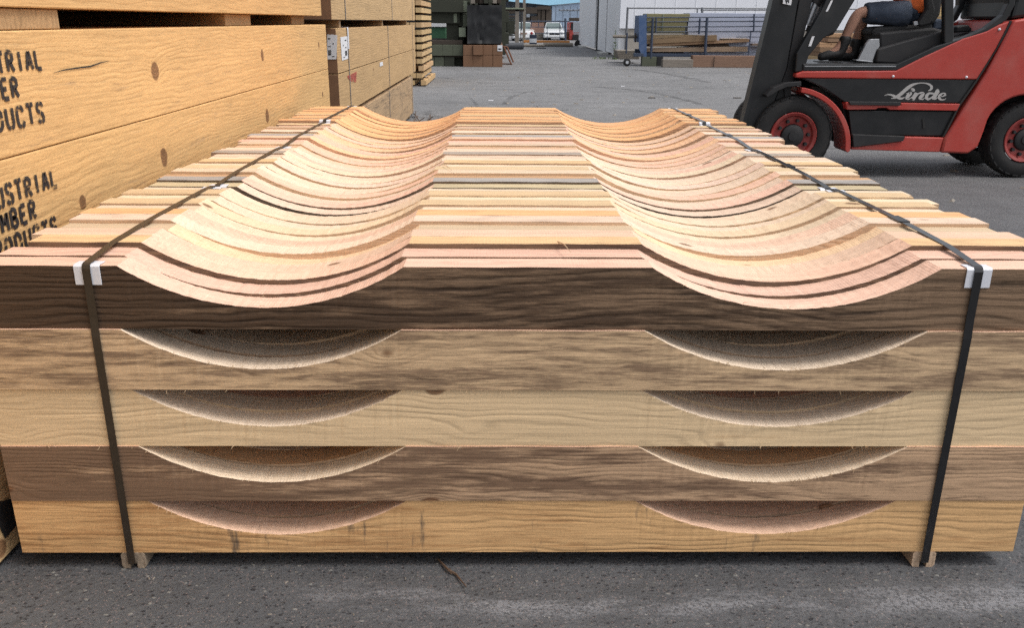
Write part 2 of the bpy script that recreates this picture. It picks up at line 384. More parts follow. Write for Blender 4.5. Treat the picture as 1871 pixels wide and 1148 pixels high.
def worn(name, col, sx, lo, hi, amt=.8, edge=None):
    q = NB(name); co = q.n('TexCoord').outputs['Object']
    nz = q.noise(q.scale(co, sx), 1., 5., .75)
    vo = q.n('TexVoronoi', {'feature': 'F1'}, Vector=co, Scale=62.)
    k = q.math('MULTIPLY', q.ss(nz, lo, hi), amt)
    k = q.math('MULTIPLY', k, q.math('MULTIPLY_ADD', q.ss(q.noise(co, 130., 3., .7), .40, .55), .75, .25))
    if edge:
        g = q.n('SeparateXYZ', None, Vector=co).outputs[1]
        g = q.math('ADD', g, q.math('MULTIPLY', q.math('SUBTRACT', q.noise(co, 7., 4., .7), .5), edge*1.3))
        k = q.math('MULTIPLY', k, q.math('SUBTRACT', 1., q.ss(q.math('ABSOLUTE', g), edge*.15, edge)))
        gx = q.math('ADD', q.n('SeparateXYZ', None, Vector=co).outputs[0], q.math('MULTIPLY', q.math('SUBTRACT', q.noise(co, 5., 4., .7), .5), .5))
        k = q.math('MULTIPLY', k, q.ss(gx, -.75, -.2))
    t = q.n('BsdfTransparent'); mx = q.n('MixShader')
    q.t.links.new(k, mx.inputs[0]); q.t.links.new(t.outputs[0], mx.inputs[1]); q.t.links.new(q.b.outputs[0], mx.inputs[2])
    q.t.links.new(mx.outputs[0], q.out.inputs[0]); return q.done(col, .8)
M['paint_line'] = worn('worn_white_paint', (.34, .345, .37), (1.3, 5., 1.), .42, .62, .50, edge=.10)
M['tyre_mark'] = worn('tyre_mark', (.045, .045, .045), (3., 3., 1.), .40, .60, .5)
M['red_smear'] = worn('red_smear', (.45, .06, .06), (1., 9., 9.), .38, .50, .85)

# ------------------------------------------------------------------ ground
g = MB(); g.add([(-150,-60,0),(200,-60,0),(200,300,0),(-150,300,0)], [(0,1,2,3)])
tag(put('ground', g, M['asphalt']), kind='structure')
# faded painted line in front of the boards
lc = PZ(0, 1200, 1094); g = MB()
g.add([(-1.1, lc.y-.15, .004), (2.4, lc.y-.19, .004), (2.4, lc.y+.12, .004), (-1.1, lc.y+.16, .004)], [(0,1,2,3)])
tag(put('painted_line', g, M['paint_line'], loc=(0, lc.y-.01, 0)), kind='structure')
def strip(pts, wd):
    g = MB(); n = len(pts); vs = []
    for i, p in enumerate(pts):
        t = (Vector(pts[min(i+1,n-1)])-Vector(pts[max(i-1,0)])).normalized(); s = Vector((-t.y, t.x, 0))*wd/2
        vs += [Vector(p)+s, Vector(p)-s]
    g.add(vs, [(2*i, 2*i+1, 2*i+3, 2*i+2) for i in range(n-1)]); return g
def curve3(pix, n=14):
    P = [PZ(.004, *p) for p in pix]; out = []
    for i in range(n+1):
        t = i/n; a, b, c_ = P; out.append(a*(1-t)**2+b*2*t*(1-t)+c_*t*t)
    return out
for pix, wd in (([(922,190),(930,168),(1010,162)],.10), ([(872,195),(868,185),(858,178)],.06), ([(940,100),(1020,92),(1110,96)],.35), ([(1080,125),(1180,122),(1290,150)],.30), ([(1280,190),(1180,160),(1060,158)],.16), ([(800,140),(860,150),(905,152)],.12)):
    tag(put('tyre_mark', strip(curve3(pix), wd), M['tyre_mark']), kind='structure')

# ------------------------------------------------------------------ cradle boards (main subject)
XL, XR = -1.309, 1.4486; XL_, XR_ = XL, XR
NOT = ((-.9475, -.2438), (.3732, 1.0961)); BH = .1645; BT = .0821
def profile(dx, sagj=0., rs=0):
    rr = random.Random(rs); pts = []; st = 0 if rs in (0, 3) else 1
    XL, XR = XL_+rr.uniform(.026,.072)*st, XR_+rr.uniform(-.048,.006)*st
    def n(): return rr.uniform(-1, 1)
    pts.append((XL, BH))
    for k in range(1, 6): pts.append((XL+(NOT[0][0]-XL)*k/6, BH+n()*.0006))
    for j, (a, b) in enumerate(NOT):
        s = .103+sagj; hw = (b-a)/2; Rr = (hw*hw+s*s)/(2*s); zc = BH-s+Rr; cx = (a+b)/2+dx
        a0 = math.asin(hw/Rr); N = 64
        for k in range(N+1):
            t = -a0+2*a0*k/N; e = 0 if k in (0, N) else n()*.0007
            pts.append((cx+Rr*math.sin(t), zc-Rr*math.cos(t)+e))
        if j == 0:
            for k in range(1, 8): pts.append((b+dx+(NOT[1][0]-b)*k/8, BH+n()*.0006))
    for k in range(1, 6): pts.append((NOT[1][1]+(XR-NOT[1][1])*k/6, BH+n()*.0006))
    pts.append((XR, BH)); return pts
def board_mesh(i):
    pts = profile(random.uniform(-.004,.004) if i not in (0,3) else 0, random.uniform(-.003,.003) if i not in (0,3) else .004, i); n = len(pts)
    rr = random.Random(99+i)
    vs = []
    for y in (0, BT):
        vs += [(x, y, 0) for x, z in pts]
        vs += [(x, y+(rr.uniform(-.0006,.0006)), z+rr.uniform(-.0005,.0005)) for x, z in pts]
    # four rings: front bottom 0..n, front top n..2n, back bottom 2n..3n, back top 3n..4n
    fs = []; mi = []
    for k in range(n-1):
        fs.append((k, k+1, n+k+1, n+k)); mi.append(0)
        fs.append((2*n+k+1, 2*n+k, 3*n+k, 3*n+k+1)); mi.append(0)
        slope = abs(pts[k+1][1]-pts[k][1])
        inn = any(a-.012 <= (pts[k][0]+pts[k+1][0])/2 <= b+.012 for a, b in NOT)
        fs.append((n+k, n+k+1, 3*n+k+1, 3*n+k)); mi.append(2 if inn else 1)
        fs.append((k+1, k, 2*n+k, 2*n+k+1)); mi.append(0)
    fs.append((0, n, 3*n, 2*n)); mi.append(3); fs.append((n-1, 3*n-1, 4*n-1, 2*n-1)); mi.append(3)
    me = bpy.data.meshes.new('cradle_board'); me.from_pydata(vs, [], fs)
    for k in ('board_side', 'board_top', 'board_cut', 'board_end'): me.materials.append(M[k])
    for p, i_ in zip(me.polygons, mi): p.material_index = i_
    me.update(); return me
BMESH = [board_mesh(i) for i in range(11)]
cream=(.72,.56,.41); pink=(.74,.465,.35); peach=(.72,.49,.35); tan=(.58,.42,.24); orange=(.68,.38,.17); grey=(.36,.335,.31)
olive=(.52,.41,.26); dorange=(.70,.37,.17); dbrown=(.34,.22,.13); ycream=(.74,.585,.42); pcream=(.72,.545,.41)
TOPS = [
 [pink, pink, (.68,.43,.22), peach, olive, pcream, orange, cream, tan, ycream, tan, cream],
 [(.50,.40,.25), grey, (.50,.31,.18), cream, (.62,.46,.27), ycream, (.62,.42,.22), cream, pcream, (.40,.33,.27), pcream, cream],
 [(.60,.38,.24), (.62,.45,.33), pink, peach, grey, tan, pcream, peach, (.5,.36,.24), pink, tan, pcream],
 [dorange, (.56,.40,.22), dorange, (.72,.44,.23), tan, dorange, (.74,.45,.22), dorange, (.6,.4,.22), dorange, (.74,.45,.22), dorange]]
CUTS = [
 [pink, pink, (.78,.50,.36), peach, (.75,.54,.33), cream, peach, ycream, (.75,.56,.36), ycream, cream, cream],
 [pcream, pink, pcream, pink, pcream, ycream, pcream, cream, cream, ycream, pink, pcream],
 [peach, pink, peach, (.74,.46,.27), pink, peach, (.74,.46,.27), (.72,.44,.25), peach, (.74,.46,.27), peach, (.72,.44,.25)],
 [dorange, (.74,.46,.22), dorange, (.72,.42,.2), dorange, (.74,.44,.22), dorange, (.72,.42,.2), dorange, dorange, (.74,.44,.22), dorange]]
DZ = [[0,.004,.018,.0175,.012,.022,.0215,.013,.020,.013,.019,.010],
      [.005,.013,.007,.017,.0168,.010,.017,.012,.0118,.017,.012,.006],
      [.004,.011,.0108,.020,.0195,.012,.019,.013,.0185,.012,.017,.008],
      [.022,.016,.0205,.015,.020,.019,.014,.0185,.013,.0175,.0170,.011]]
def toward(c, t, k): return tuple(a*(1-k)+b*k for a, b in zip(c, t))
TOPS = [[toward(c, (.70,.51,.36) if b_ < 3 else (.72,.44,.24), .15 if max(c) > .5 else .0) for c in r_] for b_, r_ in enumerate(TOPS)]
CUTS = [[toward(c, (.73,.52,.385) if b_ < 2 else (.73,.485,.33) if b_ == 2 else (.72,.43,.23), .22) for c in r_] for b_, r_ in enumerate(CUTS)]
DXT = [[.008,-.006,.009,.002,.012,-.008,-.004,.006,-.006,.012,.004,-.002]] + [[v_+random.uniform(-.0015,.0015) for v_ in random.choice(((-.008,.004,-.006,.010,.003,.012,-.004,.001,-.009,.009,.002,.011),(.009,.001,-.007,.004,-.009,.005,.012,-.003,.009,-.002,-.010,.003)))] for _ in range(3)]
YB = (2.0407, 3.075, 4.07, 5.075)
LSH = (.008, -.003, -.003, -.002, -.003)
# side face tints of the front row, top layer first: (face, stain, amount)
FRONT = [((.23,.150,.094), (.058,.035,.022), .40), ((.63,.445,.27), (.19,.122,.08), .34), ((.74,.55,.335), (.60,.41,.23), .14),
         ((.52,.345,.215), (.155,.093,.060), .41), ((.68,.42,.20), (.46,.25,.11), .28)]
bnames = ('nearest strapped bundle of scalloped cradle boards, dark weathered board along its top front edge',
          'second bundle of cradle boards from the camera, grey weathered boards near its front edge',
          'third bundle of cradle boards from the camera, peach pink cut curves',
          'farthest bundle of cradle boards, evenly orange, beside the asphalt yard')
GAPS = {(0,1): .004, (0,4): .0, (0,9): .004, (1,2): .004, (1,7): .003, (2,6): .004, (3,4): .003}
SX = (-1.0125, 1.1955)
def ribbon(pts, wd, th, side=Vector((1,0,0))):
    """flat band through pts, wd wide along side, th thick"""
    g = MB(); n = len(pts); vs = []; pts = [Vector(p) for p in pts]
    for i, p in enumerate(pts):
        t = (pts[min(i+1,n-1)]-pts[max(i-1,0)]).normalized(); nn = side.cross(t).normalized()
        for a, b in ((-1,-1),(1,-1),(1,1),(-1,1)): vs.append(p+side*(wd/2*a)+nn*(th/2*b))
    fs = [(4*i+k, 4*i+(k+1)%4, 4*i+4+(k+1)%4, 4*i+4+k) for i in range(n-1) for k in range(4)]
    fs += [(3,2,1,0), tuple(4*n-4+k for k in range(4))]
    return g.add(vs, fs)
for bi in range(4):
    y0 = YB[bi]
    root = empty('board_bundle', (0, y0, 0), bnames[bi], 'lumber bundle', 'strapped bundles of scalloped cradle boards')
    ztop = .0503 + 5*BH
    for lay in range(5):
        for k in range(12):
            o = bpy.data.objects.new('cradle_board', BMESH[(0 if lay % 2 else 3) if (k == 0 and bi == 0) else (1,2,4,5,6,7,8,9,10)[(bi*5+lay*3+k*2+(k*lay)) % 9]]); C.objects.link(o); o.parent = root
            top = lay == 0
            dz = DZ[bi][k] if top else 0
            dx = DXT[bi][k] if top else LSH[lay]+(0 if k == 0 else random.uniform(-.010,.010))
            if top and k == 0 and bi == 0: dx = .008
            yy = k*.0825 + (random.uniform(-.0008,.0012) if k else 0)
            o.location = (dx, yy-((0,.006,.001,.004,.001)[lay] if bi == 0 and k == 0 else 0), .0503+(4-lay)*BH + dz + (0.0004 if lay < 4 else 0))
            if not top and k: o.location.z += 0
            cut = jit(CUTS[bi][(k+lay*5*(0 if top else 1)) % 12], .05); tp = jit(TOPS[bi][k], .05)
            if k == 0 and bi == 0:
                a, b, st = FRONT[lay]
            else:
                a = jit(random.choice([(.52,.37,.24), (.46,.32,.21), (.40,.27,.18), (.58,.42,.28), (.50,.38,.27)]), .1); b = (.20,.14,.10); st = random.choice([0,.15,.3])
            if k == 0 and bi == 0: o['lean'] = (.16, 0., 0., .12, .06)[lay]
            if top and bi == 0 and k in (1, 2): a, b, st = (.20,.13,.085), (.09,.06,.045), .35
            if top and bi == 1 and k in (0, 1, 2): a, b, st = (.16,.115,.08), (.08,.06,.045), .35
            if top and bi == 0 and k == 5: a, b, st = (.54,.37,.245), (.3,.2,.14), .1
            if top and bi == 2 and k == 3: a, b, st = (.50,.31,.20), (.3,.2,.14), .1
            if top and bi == 3 and k == 0: a, b, st = (.46,.28,.17), (.3,.2,.14), .1
            if k == 0 and bi == 0 and lay == 4: pass
            if lay in (1,2) and k < 2 and bi == 0: cut = [.76,.62,.48]
            if lay == 3 and k < 2 and bi == 0: cut = [.74,.60,.45] if k == 0 else [.60,.38,.22]
            if lay == 4 and k < 2 and bi == 0: cut = [.74,.50,.36]
            setw(o, a, b, st, cut, tp)
    # dirty bottom front board needs its own side material
    if bi == 0:
        for ch in list(root.children):
            if ch.name.startswith('cradle_board') and ch.location.y < 1e-4:
                lv = 4-round((ch.location.z-.0503)/BH); me = ch.data.copy(); me.name = 'cradle_board_front'
                me.materials[0] = M[('side_dark','side_stained','side_clean','side_stained','side_dirty')[lv]]; ch.data = me

    yend = y0+11*.0825+BT
    # straps, edge protectors, runners
    for si, sx in enumerate(SX):
        zt = ztop+max(DZ[bi])+.0015
        wob = [(.0,0)]
        f = .0085; zf = ztop+DZ[bi][0]; zk = ztop+DZ[bi][11]
        front = [(sx, y0+.10, .012), (sx, y0+.012, .008), (sx, y0-f-.002, .02), (sx, y0-f-.001, .08), (sx, y0-f, .4), (sx, y0-f-.001, .69), (sx, y0-.0055, .74), (sx, y0-.0055, zf-.006), (sx, y0-.002, zf+.003), (sx, y0+.006, zf+.0065)]
        tops_old = [(sx+random.uniform(-.002,.002), y0+.06+t*(yend-y0-.12), zt+.0008*math.sin(t*9+bi)-(zt-zf-.0075)*(t == 0)-(zt-zk-.009)*(t == 1)) for t in (0,.22,.35,.5,.65,.8,.9,1)]
        hp = []
        for k_ in range(12):
            for yy_ in (y0+k_*.0825+.004, y0+k_*.0825+BT-.004): hp.append((yy_, ztop+DZ[bi][k_]+(.0062 if k_ in (0, 11) else .0022)))
        hull = []
        for p_ in hp:
            while len(hull) > 1 and (hull[-1][0]-hull[-2][0])*(p_[1]-hull[-2][1])-(hull[-1][1]-hull[-2][1])*(p_[0]-hull[-2][0]) >= 0: hull.pop()
            hull.append(p_)
        tops = [(sx, a_, b_) for a_, b_ in hull if a_ > y0+.02 and a_ < yend-.02]
        back = [(sx, yend-.004, zk+.008), (sx, yend+f+.002, zk-.008), (sx, yend+f, .5), (sx, yend+f, .04), (sx, yend-.012, .008), (sx, yend-.10, .012)]
        put('strap', ribbon(front+tops+back, .0200 if si == 0 else .0215, .0016), M['strap_brown' if si == 0 else 'strap'], root)
        if si == 1:   # buckle crimped on the strap
            bb = MB().box(sx-.017, sx+.017, y0+.42, y0+.50, zt-.002, zt+.004); put('strap_seal', bb, M['strap'], root, bevel=.001)
        for yy, sg, zq in ((y0, -1, zf), (yend, 1, zk)):
            pr = []
            e = .0016
            a = [(yy-sg*.034, zq+.0025), (yy-sg*.002, zq+.003), (yy+sg*.0018, zq-.001), (yy+sg*.002, zq-.048)]
            wdt = .064
            lean = .003 if si else .0
            pts = [(sx+lean, q_[0], q_[1]+(.0 if bi or si else .0)) for q_ in a]
            put('edge_protector', ribbon(pts, wdt, .0022), M['clip'], root, bevel=.0006)
        rn = [(-.031,.0), (-.007,.0), (-.007,.016), (.009,.016), (.009,.0), (.033,.0), (.033,.0495), (-.031,.0495)]
        if bi == 0: rn = [(-.031,.006), (-.025,0), (-.009,0), (-.009,.018), (.011,.018), (.011,0), (.028,0), (.034,.006), (.034,.044), (.028,.0495), (-.026,.0495), (-.031,.044)]
        g = MB(); g.prism([(sx+a_, b_) for a_, b_ in rn], 1, y0-.002+.012*(bi == 0)-.012, yend)
        put('runner', g, M['beam'], root, wood=((.30,.24,.18) if si == 0 else (.50,.36,.25),), recalc=True)
    # torn fibres hanging from saw edges: whiskers
    if bi == 0:
        g = MB(); rr = random.Random(5)
        def whisk(p, d, L, wd=.0011):
            L *= 1.6
            d = Vector(d).normalized(); s = Vector((1,0,.2)).cross(d).normalized()*wd; s2 = d.cross(s).normalized()*wd
            k = Vector((rr.uniform(-1,1), rr.uniform(-1,0), rr.uniform(-.6,.3)))*L*.35
            a = Vector(p); m_ = a+d*L*.5; e_ = a+d*L+k
            g.add([a+s, a-s, a+s2, m_+s*.7, m_-s*.7, m_+s2*.7, e_], [(0,1,4,3),(1,2,5,4),(2,0,3,5),(3,4,6),(4,5,6),(5,3,6)])
        for lay in range(1, 5):
            zb = .0503+(4-lay)*BH
            pr = profile(0, 0, 3)
            cutp = [p for p in pr if p[1] < BH-.01]
            for _ in range(46 if lay in (1,2,3) else 18):
                x, z = rr.choice(cutp)
                if rr.random() < .35 and x < .2: continue
                whisk((x+LSH[lay], y0-.0005, zb+z+.0005), (rr.uniform(-.5,.5), -.6, rr.uniform(-.9,-.1)), rr.uniform(.003,.010))
        for _ in range(60):
            lay = rr.choice((2,3)); zb = .0503+(4-lay)*BH
            x = rr.uniform(XL+.02, XR-.02); whisk((x, y0-.0006, zb+BH+.0008), (rr.uniform(-1,1), -.6, rr.uniform(-.8,.2)), rr.uniform(.003,.012))
        for _ in range(40):
            x, z = rr.choice(cutp); whisk((x+.01, y0+rr.choice((0,.0825,.165)), .0503+4*BH+z), (rr.uniform(-1,1), -.4, rr.uniform(-.1,.5)), rr.uniform(.003,.009), .0007)
        tag(put('wood_fibre', g, M['chip'], root), kind='stuff')
    else:
        g = MB(); rr = random.Random(50+bi)
        for _ in range(30):
            a = Vector((rr.uniform(XL,XR), rr.uniform(y0,yend), ztop+.017))
            if any(p-.02 < a.x < q2+.02 for p, q2 in NOT): continue
            d = Vector((rr.uniform(-1,1), rr.uniform(-1,1), rr.uniform(0,.3))).normalized()*rr.uniform(.006,.03); s = Vector((-d.y, d.x, 0)).normalized()*.0008
            g.add([a+s, a-s, a+Vector((0,0,.0015)), a+d], [(0,1,3),(1,2,3),(2,0,3)])
        tag(put('wood_fibre', g, M['chip'], root), kind='stuff')
# loose long splinters resting on the tops
def splinter(p0, p1, label):
    a = PZ(.892, *p0); b = PZ(.897, *p1); mid = (a+b)/2+Vector((0,0,.006))
    tag(put('splinter', MB().tube([a, mid, b], [.0012,.0016,.0006], 5), M['chip'], loc=a), label, 'splinter')
splinter((1019,441), (1043,461), 'thin curled splinter lying over a dark board edge in the middle of the nearest bundle')
splinter((806,301), (826,311), 'short splinter on the middle flat of the second bundle by the left curve')

# ------------------------------------------------------------------ big timber stacks on the left
FX = -1.375
yel = (.62,.385,.17); yel2 = (.58,.38,.19)
knotpix = [((284,130),.045), ((301,287),.042), ((480,101),.036), ((489,212),.040), ((583,82),.03), ((590,172),.026), ((4,1005),.03), ((152,370),.026)]
M['beam_k'] = wood('beam_with_knots', 'Y', 'tint_a', 46., .42, ringc=.13, sparse=False, fuzz=1.,
                   knots=[(tuple(PX(FX, *p)-Vector((FX, .6, 0))), r_) for p, r_ in knotpix])
def timber_stack(name, x1, y0, y1, rows, wid, cols, label, mat, tint, group, end=None):
    root = empty(name, (x1, y0, rows[0][0]), label, 'timber stack', group)
    outs = []
    for i, (z0, z1) in enumerate(rows):
        for c in range(cols):
            xa = x1-(c+1)*wid; j = 0 if c == 0 else random.uniform(-.01,.01)
            sh = random.uniform(-.02,.02) if c else 0
            g = MB().box(xa+.002, xa+wid-.002-(0 if c else 0), y0+sh, y1+sh, z0+.0015, z1-.0015)
            me = g.mesh('timber', [mat, end or M['beam_end']], Vector(root.location)); me.polygons[2].material_index = 1; me.polygons[4].material_index = 1
            o = bpy.data.objects.new('timber', me); C.objects.link(o); o.parent = root
            bv = o.modifiers.new('bevel', 'BEVEL'); bv.width = .004; bv.segments = 2
            setw(o, jit(tint, .05), (.30,.22,.14), .0); outs.append((o, i, c))
    return root, outs
# the nearest stack: its material needs object space = (FX, .6, 0)
rA, oA = timber_stack('timber_stack', FX, .6, 7.165, [(.0+.016,.40), (.40,.74), (.74,1.075), (1.075,1.415)], .34, 5,
    'big square yellow timbers with black stencilled lettering on the left, lower stack', M['beam_k'], yel, 'square timber stacks on the left')
for o, i, c in oA:
    if i == 3: setw(o, (.65,.405,.18), (.42,.27,.14), .18)
    if i == 2: setw(o, (.63,.395,.175), (.40,.27,.15), .2)
    if i < 2: setw(o, (.62,.42,.22), (.30,.21,.13), .18)
# root at z .06, move mesh origin so knots line up
for o, i, c in oA:
    me = o.data
    me.transform(Matrix.Translation((0,0,.016))); o.location = (0,0,-.016)
# stencil lettering built from strokes with stencil bridges
GL = {
'I': [[(.5,0),(.5,1)]],
'N': [[(.1,0),(.1,1)],[(.16,.95),(.48,.55)],[(.54,.46),(.86,.05)],[(.9,0),(.9,1)]],
'D': [[(.12,0),(.12,1)],[(.24,1),(.6,.97),(.85,.8),(.88,.56)],[(.88,.44),(.85,.2),(.6,.03),(.24,0)]],
'U': [[(.1,1),(.1,.25),(.22,.05),(.43,0)],[(.57,0),(.78,.05),(.9,.25),(.9,1)]],
'S': [[(.88,.78),(.8,.94),(.56,1)],[(.44,1),(.2,.95),(.12,.78),(.2,.6),(.45,.52)],[(.55,.48),(.8,.4),(.88,.22),(.8,.05),(.56,0)],[(.44,0),(.2,.05),(.12,.2)]],
'T': [[(.05,1),(.44,1)],[(.56,1),(.95,1)],[(.5,0),(.5,.92)]],
'R': [[(.12,0),(.12,1)],[(.24,1),(.65,.98),(.86,.86),(.86,.66),(.65,.53),(.24,.5)],[(.5,.44),(.9,0)]],
'A': [[(.05,0),(.44,.98)],[(.95,0),(.56,.98)],[(.3,.32),(.7,.32)]],
'L': [[(.15,0),(.15,1)],[(.28,0),(.88,0)]],
'M': [[(.08,0),(.08,1)],[(.15,.95),(.44,.35)],[(.56,.35),(.85,.95)],[(.92,0),(.92,1)]],
'B': [[(.12,0),(.12,1)],[(.24,1),(.65,.98),(.82,.86),(.82,.66),(.65,.54),(.24,.52)],[(.3,.5),(.7,.46),(.88,.34),(.88,.14),(.7,.02),(.24,0)]],
'E': [[(.12,0),(.12,1)],[(.24,1),(.88,1)],[(.24,.51),(.72,.51)],[(.24,0),(.88,0)]],
'P': [[(.12,0),(.12,1)],[(.24,1),(.65,.98),(.86,.84),(.86,.62),(.65,.48),(.24,.45)]],
'O': [[(.43,1),(.2,.95),(.1,.72),(.1,.28),(.2,.05),(.43,0)],[(.57,1),(.8,.95),(.9,.72),(.9,.28),(.8,.05),(.57,0)]],
'C': [[(.88,.74),(.78,.95),(.56,1)],[(.44,1),(.2,.95),(.1,.72),(.1,.28),(.2,.05),(.44,0)],[(.56,0),(.78,.05),(.88,.26)]],
}
def stroke(g, pts, wd, P):
    n = len(pts); vs = []
    for i in range(n):
        a = Vector(pts[max(i-1,0)]); b = Vector(pts[min(i+1,n-1)]); t = (b-a).normalized(); s = Vector((-t.y, t.x))*wd/2; p = Vector(pts[i])
        vs += [P(p+s), P(p-s)]
    g.add(vs, [(2*i, 2*i+1, 2*i+3, 2*i+2) for i in range(n-1)])
def stencil(text, yr, z0, hgt, adv, beam, slope=0.):
    """flat print on the face x = FX, reading towards +Y; yr = right end"""
    g = MB(); n = len(text); cw = adv*.74; wd = .0135
    for i, chh in enumerate(text):
        ya = yr-cw-(n-1-i)*adv; dz = random.uniform(-.002,.002)
        for s in GL[chh]:
            pts = [(ya+p[0]*cw, z0+dz+p[1]*hgt) for p in s]
            stroke(g, pts, wd, lambda p: (FX+.0012, p.x, p.y))
    g2 = put('stencil_lettering', g, M['ink'], None, loc=(0,0,0)); g2.parent = beam; g2.location = -Vector((FX, .6, 0))
    return g2
bt = [o for o, i, c in oA if c == 0 and i == 3][0]; b2 = [o for o, i, c in oA if c == 0 and i == 2][0]; b0 = [o for o, i, c in oA if c == 0 and i == 0][0]
def line(text, pr_top, pr_bot, beam, adv=.051):
    a = PX(FX, *pr_top); b = PX(FX, *pr_bot); stencil(text, a.y, b.z, a.z-b.z, adv, beam)
line('INDUSTRIAL', (72,92), (72,126), bt); line('LUMBER', (30,143), (30,178), bt); line('PRODUCTS', (77,187), (77,222), bt, .056)
line('INDUSTRIAL', (100,308), (100,341), b2, .050); line('LUMBER', (62,367), (62,400), b2, .050); line('PRODUCTS', (101,396), (101,429), b2, .051)
# dark painted patch low on the stack
pa = [PX(FX+.002, *p) for p in ((-20,922),(44,906),(44,944),(24,968),(10,985),(-20,988))]
g = MB(); g.add(pa, [tuple(range(5))[::-1]])
pp = put('paint_patch', g, M['blackm'], None, loc=(0,0,0)); pp.parent = b0; pp.location = -Vector((FX, .6, 0))
# split crack in the top timber
ck = [PX(FX+.0015, *p) for p in ((98,133),(115,128),(140,124),(165,121),(185,114),(200,111))]
g = MB(); n_ = len(ck); wds = [.0005,.0016,.0022,.0026,.0018,.0004]
g.add([v for p, w_ in zip(ck, wds) for v in (p+Vector((0,0,w_)), p-Vector((0,0,w_)))], [(2*i,2*i+1,2*i+3,2*i+2) for i in range(n_-1)])
pp = put('crack', g, M['dark'], None, loc=(0,0,0)); pp.parent = bt; pp.location = -Vector((FX, .6, 0))

rB, oB = timber_stack('timber_stack', FX+.0, .5, 7.03, [(1.475,1.82), (1.82,2.16)], .34, 5, 'yellow timbers over the dark gap at top left, resting on spacer blocks', M['beam'], yel, 'square timber stacks on the left')
for nm, ya, yb, dx in (('s', 2.40, 2.885, -.02), ('s', 4.72, 5.20, -.05), ('s', 6.35, 6.75, -.08)):
    lb = {2.40: 'short brown spacer block in the gap of the yellow timbers, top left corner', 4.72: 'spacer block recessed in the gap of the yellow timbers, middle of their length', 6.35: 'spacer block at the far end of the gap between yellow timbers'}[ya]
    g = MB().box(FX-1.6, FX+dx, ya, yb, 1.4155, 1.4735)
    tag(put('spacer_block', g, M['beam_x'], wood=((.42,.27,.14),), loc=(FX-.3, ya, 1.4155), bevel=.003), lb, 'spacer block')
for ya in (.9, 2.7, 4.6, 6.6):
    g = MB().box(FX-1.6, FX-.03, ya, ya+.09, 0.001, .0145)
    tag(put('skid_block', g, M['beam_x'], wood=((.25,.18,.11),), loc=(FX-.3, ya, 0)), {.9: 'skid under the near end of the yellow timber stack', 2.7: 'skid under the yellow timbers beside the nearest board bundle', 4.6: 'skid under the yellow timbers beside the third board bundle', 6.6: 'skid under the far end of the yellow timber stack'}[ya], 'skid', 'skids under the yellow timbers')

# second stack behind it
br = (.50,.325,.165)
E2 = 14.62
r2, o2 = timber_stack('timber_stack', FX, 7.60, E2, [(.655,1.008), (1.012,1.382)], .40, 4, 'tan timber bundle with white paper tags at its corner and a red smear', M['beam'], br, 'square timber stacks on the left')
r1, o1 = timber_stack('timber_stack', FX+.015, 8.0, 13.9, [(.07,.345), (.345,.62)], .40, 3, 'dusty grey-brown timber bundle lying lowest, partly hidden by the far cradle boards', M['beam'], (.40,.29,.175), 'square timber stacks on the left')
for o, i, c in o1: setw(o, (.42,.29,.17), (.16,.12,.085), .26)
r3, o3 = timber_stack('timber_stack', FX, 7.45, E2+.1, [(1.448,1.79), (1.79,2.13)], .40, 4, 'tan timber bundle topmost, above the one with white paper tags', M['beam'], (.52,.345,.185), 'square timber stacks on the left')
for yy in (7.9, 10.8, 13.6):
    for z0, z1, lb in ((.621,.654,'thin sticker between lowest and middle tan bundles'), (1.383,1.447,'sticker in the gap under the topmost tan timber bundle'), (.001,.069,'skid under the dusty lowest timber bundle')):
        tag(put('sticker_block', MB().box(FX-1.5, FX-.03, yy+.02, yy+.11, z0, z1), M['beam_x'], wood=((.35,.24,.14),), loc=(FX-.4, yy, z0)), lb+{7.9: ', at the near end', 10.8: ', midway', 13.6: ', at the far end'}[yy], 'spacer block', 'stickers between the tan bundles')
# vertical straps on those bundles
for root, zz, ys, rm in ((r2, (.655,1.384), (8.15, 11.1, 14.2), 'g'), (r1, (.07,.622), (10.9, 13.75), 'g'), (r3, (1.448,2.13), (8.1, 11.6, 14.3), 'g')):
    for yy in ys:
        xr = FX+.0035 if root is not r1 else FX+.0185
        g = ribbon([(FX-.82, yy, zz[1]+.004), (xr-.004, yy, zz[1]+.003), (xr, yy, zz[1]-.006), (xr, yy, zz[0]+.004), (xr-.01, yy, zz[0]+.001)], .022, .0016, Vector((0,1,0)))
        put('strap', g, M['grey_steel'], root)
    if root is r2:
        put('edge_protector', ribbon([(FX-.05,8.15,1.387),(FX+.004,8.15,1.387),(FX+.0065,8.15,1.372),(FX+.0068,8.15,1.20)], .06, .002, Vector((0,1,0))), M['clip'], root)
